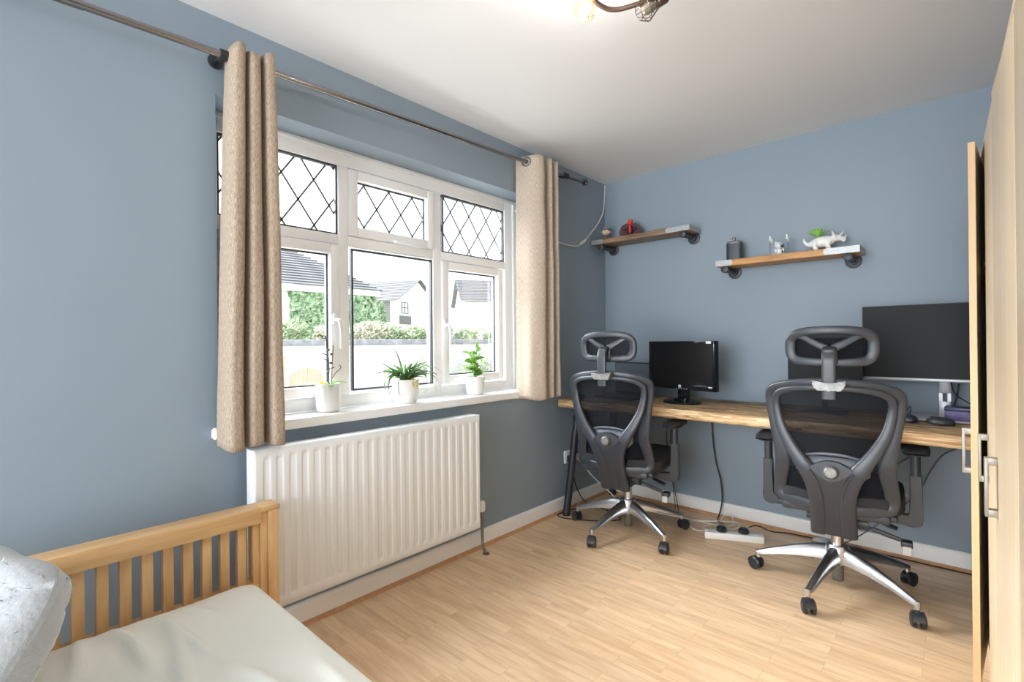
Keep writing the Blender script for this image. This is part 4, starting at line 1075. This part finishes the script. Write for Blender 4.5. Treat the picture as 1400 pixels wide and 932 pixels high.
t = thing('spider_plant', 'spider plant with long arching leaves in a white textured pot, middle of the sill', 'plant', (-.068, -1.845, SZ), group='potted plants on the window sill')
b = NB(); lathe(b, [(.001, 0), (.052, 0), (.058, .008), (.066, .05), (.069, .118), (.067, .121), (.062, .119), (.061, .1), (.001, .1)], seg=72, fn=lambda a, z: 1 + .012 * math.sin(a * 24 + math.sin(z * 500)) * (0 < z < .118)); obj('pot', b, M['ceramic'], t)
b = NB(); lathe(b, [(.001, .106), (.061, .102)], seg=20); obj('soil', b, M['soil'], t)
def blade(bm, base, az, L, el, w, droop):
    d = Vector((math.cos(az), math.sin(az), 0)); pts = []; p = Vector(base); e_ = el; n = 12
    V = []
    ro = rr.uniform(-1.1, 1.1); s = Vector((-d.y, d.x, 0)) * math.cos(ro) + Vector((0, 0, math.sin(ro)))
    for i in range(n + 1):
        q = i / n; ww = w * (1 - q) ** .6 * (.6 + .4 * min(1, q * 6))
        V.append([bm.verts.new(p - s * ww / 2 + Vector((0, 0, ww * .25))), bm.verts.new(p), bm.verts.new(p + s * ww / 2 + Vector((0, 0, ww * .25)))])
        p = p + (d * math.cos(e_) + Vector((0, 0, math.sin(e_)))) * L / n; e_ -= droop / n * (1 + q)
        if p.z < .004 : p.z = .004
    for i in range(n):
        for k in (0, 1): bm.faces.new((V[i][k], V[i][k + 1], V[i + 1][k + 1], V[i + 1][k]))
rr = random.Random(3)
b = NB()
for k in range(70):
    az = rr.uniform(0, 2 * PI)
    if math.cos(az) < -.55: az = rr.uniform(-PI * .55, PI * .55)
    back = max(0, -math.cos(az))
    blade(b, (.012 * math.cos(az), .012 * math.sin(az), .1), az, rr.uniform(.12, .21) * (1 - .5 * back), R(rr.uniform(48, 88)), rr.uniform(.012, .019), R(rr.uniform(22, 92)))
for az, L, el, dr in ((-1.45, .29, 60, 115), (-1.7, .24, 55, 90), (-1.2, .30, 62, 180), (-1.5, .30, 68, 205), (1.5, .29, 55, 85), (1.2, .27, 45, 110), (1.65, .24, 65, 80), (.9, .24, 60, 170), (-.9, .26, 60, 185), (-1.35, .2, 40, 90), (1.3, .23, 35, 95)):
    blade(b, (0, 0, .1), az, L, R(el), .016, R(dr))
obj('foliage', b, M['leaf'], t, ang=180)
b = NB(); blade(b, (.03, .01, .11), .2, .09, R(35), .02, R(150)); blade(b, (.035, 0, .11), -.1, .075, R(30), .016, R(150)); obj('leaf', b, M['leafy'], t, ang=180, label='yellow drooping leaf')

t = thing('money_plant', 'small upright glossy leaved plant in a ribbed white pot, farthest along the sill', 'plant', (-.068, -1.352, SZ), group='potted plants on the window sill')
b = NB(); lathe(b, [(.001, 0), (.046, 0), (.051, .006), (.056, .1), (.055, .105), (.05, .106), (.049, .09), (.001, .09)], seg=96, fn=lambda a, z: 1 + .03 * abs(math.sin(a * 12)) * (z > .003)); obj('pot', b, M['ceramic'], t)
b = NB(); lathe(b, [(.001, .096), (.049, .092)], seg=20); obj('soil', b, M['soil'], t)
st = NB(); lf = NB(); rr = random.Random(11)
for (ax, ay, hz) in ((-.003, -.035, .17), (.012, .008, .20), (0, -.01, .15), (.01, .05, .10), (-.01, .02, .13), (.02, -.03, .1)):
    pts = [(0, ay * .15, .09), (ax * .4, ay * .5, .09 + hz * .5), (ax, ay, .09 + hz * .95)]
    tube(st, pts, [.004, .003, .002], 6, smooth_n=4)
    n = int(hz / .018)
    for i in range(n):
        q = (i + 1.5) / (n + 1.5); c = Vector(pts[0]).lerp(Vector(pts[2]), q); az = i * 2.1 + rr.uniform(-.4, .4)
        leafm(lf, c, (math.cos(az), math.sin(az), .55), rr.uniform(.048, .064), rr.uniform(.028, .038), .25, rr.uniform(-1.2, 1.2) or .1)
    leafm(lf, Vector(pts[2]), (rr.uniform(-.3, .3), rr.uniform(-.3, .3), 1), .035, .02, .1)
obj('stem', st, M['stemg'], t); obj('foliage', lf, M['leafz'], t, ang=180)

# ------------------------------------------------------------------ wardrobe
wd = thing('wardrobe', 'light oak wardrobe with square nickel handles and its farthest door ajar', 'wardrobe', (2.107, -.80, 0), R(1.07))
WH = 1.82; WLn = 1.69
b = NB()
box(b, 0, .56, -WLn, 0, WH - .02, WH, .001); box(b, 0, .56, -.018, 0, 0, WH - .02, .001); box(b, 0, .56, -WLn, -WLn + .018, 0, WH - .02, .001)
box(b, .02, .56, -.82, -.802, .07, WH - .02, .001); box(b, .02, .56, -WLn + .018, -.018, .06, .078); box(b, .012, .03, -WLn + .018, -.018, 0, .06)
obj('carcass', b, M['ward'], wd)
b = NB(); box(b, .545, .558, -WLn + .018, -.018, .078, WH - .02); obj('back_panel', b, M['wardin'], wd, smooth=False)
b = NB(); box(b, .02, .545, -.0195, -.0182, .08, WH - .022); box(b, .02, .545, -.8005, -.8, .08, WH - .022); box(b, .02, .545, -.80, -.02, WH - .0215, WH - .0202); obj('inner_shade_sheets', b, M['wardin'], wd, smooth=False)  # added thin sheets over the oak, coloured as the shade behind the doors
def wdoor(y, hinge_far, ang, wdt=.392):
    """hinge at local (0,y); the leaf runs towards -y (far hinge) or +y"""
    piv = bpy.data.objects.new('door', None)
    s = -1 if hinge_far else 1
    rotm = Matrix.Translation((0, y, 0)) @ Matrix.Rotation(R(ang), 4, 'Z')
    b = NB(); ya, yb = sorted((0, s * wdt)); box(b, 0, .018, ya, yb, .064, WH - .023, .0012); b.transform(rotm)
    d = obj('door', b, M['ward'], wd, ang=30)
    b = NB(); 
    for (p, q) in ((ya - .0004, ya + .0002), (yb - .0002, yb + .0004)): box(b, .0008, .0172, p, q, .065, WH - .024)
    b.transform(rotm); obj('edge_band', b, M['wardedge'], d, smooth=False)
    hy_ = s * (wdt - .047); z0, z1, pr = .73, .876, .024
    b = NB(); box(b, -pr, -pr + .007, hy_ - .011, hy_ + .011, z0, z1, .001); box(b, -pr + .006, .0, hy_ - .011, hy_ + .011, z1 - .018, z1, .001); box(b, -pr + .006, .0, hy_ - .011, hy_ + .011, z0, z0 + .018, .001)
    b.transform(rotm); obj('handle', b, M['satin'], d)
wdoor(-.02, True, -6.0, .385); wdoor(-.803, False, 0.35, .388); wdoor(-1.204, False, 1.2, .392); wdoor(-1.212, True, 0, .456)
t = thing('hanging_ball', 'round yellow ball with a dark rim hanging inside the open wardrobe door', 'ornament', (2.163, -1.05, 1.418))
b = NB(); ell(b, (0, 0, 0), (.047, .047, .047), sub=4); obj('ball', b, mat('yellow_gloss', (.75, .5, .03), .35), t, ang=180)
b = NB(); tube(b, [(math.cos(a) * .0475, math.sin(a) * .0475 * .2 - .0, math.sin(a) * .0475) for a in [2 * PI * k / 40 for k in range(40)]], .0055, 8, closed=True)
obj('rim', b, M['plast2'], t, label='dark rim')
b = NB(); tube(b, [(0, 0, .045), (.0, 0, .38)], .0015, 6); obj('string', b, M['cableb'], t)

# ------------------------------------------------------------------ ceiling light
t = thing('ceiling_light', 'bronze ceiling spotlight bar with wire cage shades and one glowing bulb in view', 'ceiling light', (1.30, -2.06, 2.4))
b = NB(); lathe(b, [(.001, -.03), (.05, -.03), (.058, -.022), (.06, 0), (.001, 0)], (1.30, -2.06, 2.4), 36); tube(b, [(1.30, -2.06, 2.37), (1.30, -2.06, 2.27)], .008, 12); obj('canopy', b, M['bronze'], t, W=True)
b = NB(); tube(b, [(1.30, -2.06, 2.272), (1.245, -2.075, 2.262), (1.205, -2.03, 2.252), (1.212, -1.975, 2.246), (1.241, -1.944, 2.243), (1.29, -1.92, 2.247), (1.335, -1.895, 2.255), (1.362, -1.868, 2.262)], .0075, 12, smooth_n=6); obj('arm', b, M['bronze'], t, W=True)
b = NB(); tube(b, [(1.30, -2.06, 2.272), (1.355, -2.045, 2.262), (1.40, -2.09, 2.252), (1.39, -2.15, 2.246), (1.34, -2.2, 2.25), (1.28, -2.22, 2.262)], .0075, 12, smooth_n=6); obj('arm', b, M['bronze'], t, W=True)
def cage(base, ax, L, rad, lit):
    ax = Vector(ax).normalized(); q = ax.to_track_quat('Z', 'Y').to_matrix().to_4x4(); Mx = Matrix.Translation(base) @ q
    b = NB(); lathe(b, [(.001, -.012), (.013, -.012), (.015, -.008), (.016, .02), (.013, .024)], seg=18); b.transform(Mx); so = obj('lamp_holder', b, M['bronze'], t, W=True)
    b = NB(); nw = 14
    prof = [(.0135, .018), (rad * .62, L * .42), (rad, L * .72), (rad * .62, L)]
    for k in range(nw):
        a = 2 * PI * k / nw; tube(b, [(math.cos(a) * r_, math.sin(a) * r_, z) for r_, z in prof], .0011, 5)
    for r_, z in prof[1:]: tube(b, [(math.cos(a) * r_, math.sin(a) * r_, z) for a in [2 * PI * k / nw for k in range(nw)]], .0012, 5, closed=True)
    b.transform(Mx); obj('cage_shade', b, M['gold'] if lit else M['bronze'], so, W=True)  # lit cages are brass coloured, the bulb's golden glow put into the wires
    b = NB(); lathe(b, [(.007, .02), (.009, .03), (.0165, .05), (.018, .06), (.013, .073), (.001, .077)], seg=20); b.transform(Mx); obj('bulb', b, M['bulb'] if lit else M['glassbulb'], so, W=True)
    return Mx @ Vector((0, 0, .055))
B1 = cage((1.182, -2.01, 2.272), (-.05, -.35, -.6), .085, .034, True)
b = NB(); tube(b, [(1.205, -2.03, 2.252), (1.19, -2.015, 2.268)], .006, 8); obj('joint', b, M['bronze'], t, W=True)
B2 = cage((1.358, -1.862, 2.262), (-.62, -.50, -.42), .088, .036, False)
B3 = cage((1.27, -2.23, 2.262), (-.3, -.5, -.6), .085, .034, True)

# ------------------------------------------------------------------ outside the window
def leafcloud(bm, c, r, n, s, rnd):
    for k in range(n):
        u = Vector((rnd.gauss(0, 1), rnd.gauss(0, 1), rnd.gauss(0, 1))).normalized(); f = rnd.uniform(.72, 1.08) + .12 * noise.noise(u * 3 + Vector(c))
        p = Vector(c) + Vector((u.x * r[0], u.y * r[1], u.z * r[2])) * f
        a = Vector((rnd.uniform(-1, 1), rnd.uniform(-1, 1), rnd.uniform(-1, 1))).normalized(); d = a.orthogonal().normalized(); e_ = a.cross(d)
        L = s * rnd.uniform(.6, 1.3)
        bm.faces.new([bm.verts.new(p - d * L * .5), bm.verts.new(p + e_ * L * .3), bm.verts.new(p + d * L * .5), bm.verts.new(p - e_ * L * .3)])
GZ = -.9
b = NB(); box(b, -60, -.6, -20, 45, GZ - .3, GZ); S('ground', b, M['paving'])
b = NB(); box(b, -60, -9.3, -20, 45, GZ, 1.0); S('terrain', b, M['lawn'])
# garden retaining wall with coping
gw = thing('garden_wall', 'long pale stone garden wall with grey coping outside the window', 'wall', (-9, 6, GZ))
b = NB(); box(b, -9.25, -9.0, -14, 26, GZ, 1.13); obj('masonry', b, M['stone'], gw, W=True, smooth=False)
b = NB(); box(b, -9.35, -8.93, -14, 26, 1.13, 1.265, .02); obj('coping', b, M['coping'], gw, W=True, smooth=False)
def tiles(bm, p0, p1, p2, p3, n, th=.05):
    """a pitched roof face as overlapping courses: p0-p1 eave, p3-p2 ridge"""
    p0, p1, p2, p3 = map(Vector, (p0, p1, p2, p3)); nn = (p1 - p0).cross(p3 - p0).normalized()
    if nn.z < 0: nn = -nn
    for i in range(n):
        f0, f1 = i / n, (i + 1) / n
        a, b_, c, d = p0.lerp(p3, f0), p1.lerp(p2, f0), p1.lerp(p2, f1), p0.lerp(p3, f1)
        v = [bm.verts.new(x) for x in (a + nn * th, b_ + nn * th, c + nn * .005, d + nn * .005, a, b_, c - nn * .03, d - nn * .03)]
        for q in ((0, 1, 2, 3), (4, 7, 6, 5), (0, 4, 5, 1), (3, 2, 6, 7), (0, 3, 7, 4), (1, 5, 6, 2)): bm.faces.new([v[j] for j in q])
# ivy covered house, eave at 2.4 .. positions from where it stands beyond the wall
ho = thing('ivy_house', 'white bungalow with ivy covered wall beyond the garden wall, nearest house outside', 'house', (-18, 4, 1.0))
hx = -17.0
b = NB(); box(b, hx - 7, hx, -6, 8.6, 1.0, 3.35); obj('wall', b, M['render'], ho, W=True, smooth=False)
b = NB(); box(b, hx - 7.4, hx + .3, -6.3, 8.75, 3.2, 3.45); obj('fascia', b, M['render'], ho, W=True, smooth=False)
b = NB(); tiles(b, (hx + .35, -6.4, 3.45), (hx + .35, 8.85, 3.45), (hx - 3.3, 5.6, 5.7), (hx - 3.3, -3, 5.7), 17); tiles(b, (hx + .35, 8.85, 3.45), (hx - 7.4, 8.85, 3.45), (hx - 3.3, 5.65, 5.7), (hx - 3.3, 5.6, 5.7), 17); obj('roof', b, M['rooft'], ho, W=True, smooth=False)
b = NB(); box(b, hx, hx + .06, 2.6, 4.0, 2.0, 3.0); obj('window', b, M['gasket'], ho, W=True, smooth=False)
rnd = random.Random(5)
b = NB()
for k in range(5200):
    y = rnd.uniform(4.95, 8.6); z = rnd.uniform(1.0, 3.2); z = min(z, 3.18 - .25 * abs(noise.noise(Vector((y * 1.5, 0, 0)))))
    p = Vector((hx + rnd.uniform(.02, .25), y, z)); a = Vector((1, rnd.uniform(-.8, .8), rnd.uniform(-.3, 1))).normalized(); d = a.orthogonal(); e_ = a.cross(d); L = rnd.uniform(.06, .13)
    b.faces.new([b.verts.new(p - d * L), b.verts.new(p + e_ * L * .8), b.verts.new(p + d * L), b.verts.new(p - e_ * L * .8)])
setp(obj('ivy', b, M['ivy'], ho, W=True, smooth=False), kind='stuff')
# garage house and far right house
def house(name, label, c, rz, L, D, he, hr, extra=None, pitch=14):
    t = thing(name, label, 'house', c, rz)
    b = NB(); box(b, -L / 2, L / 2, -D / 2, D / 2, 0, he)
    for s in (1, -1):   # gable triangles
        prism(b, [(-D / 2, he), (D / 2, he), (0, hr)], 0, s * L / 2 - (.2 if s > 0 else 0), s * L / 2 + (0 if s > 0 else .2))
    obj('wall', b, M['render'], t, smooth=False)
    b = NB(); o_ = .35; k = (hr - he) / (D / 2)
    tiles(b, (-L / 2 - o_, -D / 2 - o_, he - k * o_), (L / 2 + o_, -D / 2 - o_, he - k * o_), (L / 2 + o_, 0, hr), (-L / 2 - o_, 0, hr), pitch)
    tiles(b, (-L / 2 - o_, D / 2 + o_, he - k * o_), (L / 2 + o_, D / 2 + o_, he - k * o_), (L / 2 + o_, 0, hr), (-L / 2 - o_, 0, hr), pitch)
    obj('roof', b, M['rooft'], t, smooth=False)
    return t

h2 = house('garage_house', 'white house with brown boarded garage front, seen through the middle pane', (-30, 17.4, 1.0), R(25), 6, 6, 3.2, 4.75)
b = NB()
for k in range(9): box(b, -.6, 2.6, -3.06, -3.0, 1.55 + k * .16, 1.69 + k * .16)
obj('garage_boards', b, M['board'], h2, smooth=False)
b = NB(); frame_rect(b, 0, 3.0, 3.05, -2.2, -1.3, 2.2, 3.0, .05); box(b, 3.0, 3.04, -1.78, -1.72, 2.2, 3.0); box(b, 3.0, 3.04, -2.2, -1.3, 2.58, 2.63); obj('window', b, M['gasket'], h2, smooth=False)
b = NB(); box(b, 3.0, 3.05, -2.5, -.9, 1.45, 2.05); obj('wall_panel', b, M['board'], h2, smooth=False)
h3 = house('bungalow', 'white bungalow with long grey roof, seen through the far casement', (-24.75, 27.25, 1.0), R(55), 10, 6.5, 3.35, 5.2)
b = NB(); box(b, -2.5, -.9, -3.3, -3.25, 1.6, 2.6); box(b, 1.5, 3.0, -3.3, -3.25, 1.6, 2.6); obj('window', b, M['silver'], h3, smooth=False)
for i, (y, x, r, h_, m, lb) in enumerate(((1.9, -10.4, .75, .42, 'bush', 'green leafy bush above the garden wall nearest the beige curtain'), (3.0, -10.3, .7, .36, 'bushp', 'pinkish flowering bush above the garden wall before the ivy house'),
        (4.3, -10.4, .7, .42, 'bushp', 'pale bush above the garden wall at the left of the middle pane'), (5.35, -10.3, .65, .36, 'bush', 'green and cream bush above the garden wall before the garage house'),
        (6.4, -10.2, .65, .32, 'bushp', 'low pale bush above the garden wall beside the window mullion'), (7.6, -10.3, .8, .34, 'bush', 'spreading bush above the garden wall in the far casement'), (9.1, -10.4, .9, .42, 'bush', 'taller green bush above the garden wall at the edge of the far casement'))):
    t = thing('bush', lb, 'bush', (x, y, 1.0), group='bushes above the garden wall'); b = NB(); rnd = random.Random(20 + i)
    for q in range(5): leafcloud(b, (rnd.uniform(-.2, .2), rnd.uniform(-r * .7, r * .7), h_ * rnd.uniform(.9, 1.15)), (.3, r * .5, h_ * .75), 420, .085, rnd)
    setp(obj('foliage', b, M[m], t, smooth=False), kind='stuff')
    b = NB()
    for q in range(5): tube(b, [(0, 0, 0), (rnd.uniform(-.1, .1), rnd.uniform(-.2, .2), .2), (rnd.uniform(-.2, .2), rnd.uniform(-.4, .4), .45)], .012, 5)
    obj('stem', b, M['stemb'], t)
for (y, x, r, h_, lb) in ((12.6, -22.5, .5, 1.1, 'slim conical green shrub between the ivy house and the garage house'),):
    t = thing('conifer', lb, 'shrub', (x, y, 1.0)); b = NB(); rnd = random.Random(4)
    for q in range(8): leafcloud(b, (0, 0, .3 + q * .28), (r * (1 - q * .1), r * (1 - q * .1), .25), 200, .12, rnd)
    setp(obj('foliage', b, M['ivy'], t, smooth=False), kind='stuff')
    b = NB(); tube(b, [(0, 0, 0), (0, 0, 2)], .05, 6); obj('trunk', b, M['stemb'], t)
t = thing('fern_bank', 'pale leafy shrub growing against the garden wall low in the far casement', 'bush', (-8.3, 7.7, GZ)); b = NB(); rnd = random.Random(9)
for q in range(9): leafcloud(b, (rnd.uniform(-.2, .2), rnd.uniform(-1.3, 1.2), rnd.uniform(.5, 1.5)), (.25, .5, .45), 260, .1, rnd)
setp(obj('foliage', b, M['bush'], t, smooth=False), kind='stuff')
b = NB()
for q in range(7): tube(b, [(0, -1 + q * .3, 0), (.05, -1 + q * .32, 1.2)], .015, 5)
obj('stem', b, M['stemb'], t)
t = thing('timber_post', 'thin brown timber post standing outside beyond the beige curtain', 'post', (-6, .03, GZ))
b = NB(); box(b, -6.03, -5.97, 0, .06, GZ, .95); box(b, -6.04, -5.96, -.01, .07, .95, .98, .01); obj('shaft', b, M['fence'], t, W=True, smooth=False)
t = thing('garden_gate', 'pale arched timber garden gate outside beyond the orchid pot', 'gate', (-6, .42, GZ))
b = NB()
for k in range(8):
    y = -.29 + k * .075; box(b, -.015, .015, y, y + .06, .05, 1.57 + .1 * math.cos((y + .03) * 5))
obj('slat_panel', b, M['fence'], t, smooth=False)
b = NB(); sweep(b, [(0, -.34 + .68 * q / 8, 1.53 + .17 * math.sin(PI * q / 8), .04, .05) for q in range(9)], (1, 0, 0)); box(b, -.03, .03, -.36, -.31, 0, 1.55); box(b, -.03, .03, .31, .36, 0, 1.55); obj('arch_frame', b, M['render'], t, smooth=False)

# ------------------------------------------------------------------ light and camera
def lamp(name, typ, loc, energy, col, size=.03, rot=None):
    l = bpy.data.lights.new(name, typ); l.energy = energy; l.color = col
    if typ == 'POINT': l.shadow_soft_size = size
    if typ == 'SUN': l.angle = size
    o = bpy.data.objects.new(name, l); C.objects.link(o); o.location = loc
    if rot: o.rotation_euler = rot
    return o
lamp('lamp_bulb', 'POINT', B1, LAMP, (1, .95, .9), .022)
lamp('lamp_bulb', 'POINT', B3, LAMP * .8, (1, .95, .9), .022)
def sun(name, d, e, col, ang):
    o = lamp(name, 'SUN', (0, 0, 8), e, col, R(ang)); o.rotation_mode = 'QUATERNION'
    o.rotation_quaternion = Vector(d).to_track_quat('-Z', 'Y')
sun('daylight_street_side', (.74, .30, -.60), SUNW, (.93, .97, 1), 60)
sun('fill_sun_behind', (-.27, .95, -.03), SUNB, (.90, .955, 1), 64)  # added fill sun, no such source known, shines in through the open rear
w = bpy.data.worlds.new('sky'); bpy.context.scene.world = w; w.use_nodes = True
nt = w.node_tree; bg = nt.nodes['Background']; bg.inputs[0].default_value = (.88, .94, 1, 1); bg.inputs[1].default_value = SKY

sc = bpy.context.scene
cam = bpy.data.cameras.new('camera'); co = bpy.data.objects.new('camera', cam); C.objects.link(co); sc.camera = co
f_, yaw, pitch, roll = 672.2625, .7360428, .0012928, -.0095655
fw = Vector((-math.sin(yaw) * math.cos(pitch), math.cos(yaw) * math.cos(pitch), math.sin(pitch)))
rt = Vector((math.cos(yaw), math.sin(yaw), 0)); up = rt.cross(fw)
r2 = math.cos(roll) * rt + math.sin(roll) * up; u2 = -math.sin(roll) * rt + math.cos(roll) * up
co.matrix_world = Matrix(((r2.x, u2.x, -fw.x, 2.0452765), (r2.y, u2.y, -fw.y, -3.3566011), (r2.z, u2.z, -fw.z, 1.1739837), (0, 0, 0, 1)))
cam.sensor_width = 36; cam.lens = f_ / 1400 * 36; cam.clip_start = .02; cam.clip_end = 200
sc.view_settings.view_transform = 'Standard'; sc.view_settings.look = 'None'; sc.view_settings.gamma = 1; sc.view_settings.exposure = EXPO
sc.view_settings.use_curve_mapping = False
cy = sc.cycles
cy.use_denoising = True; cy.max_bounces = 10; cy.diffuse_bounces = 6; cy.glossy_bounces = 4; cy.transparent_max_bounces = 16; cy.sample_clamp_indirect = 6
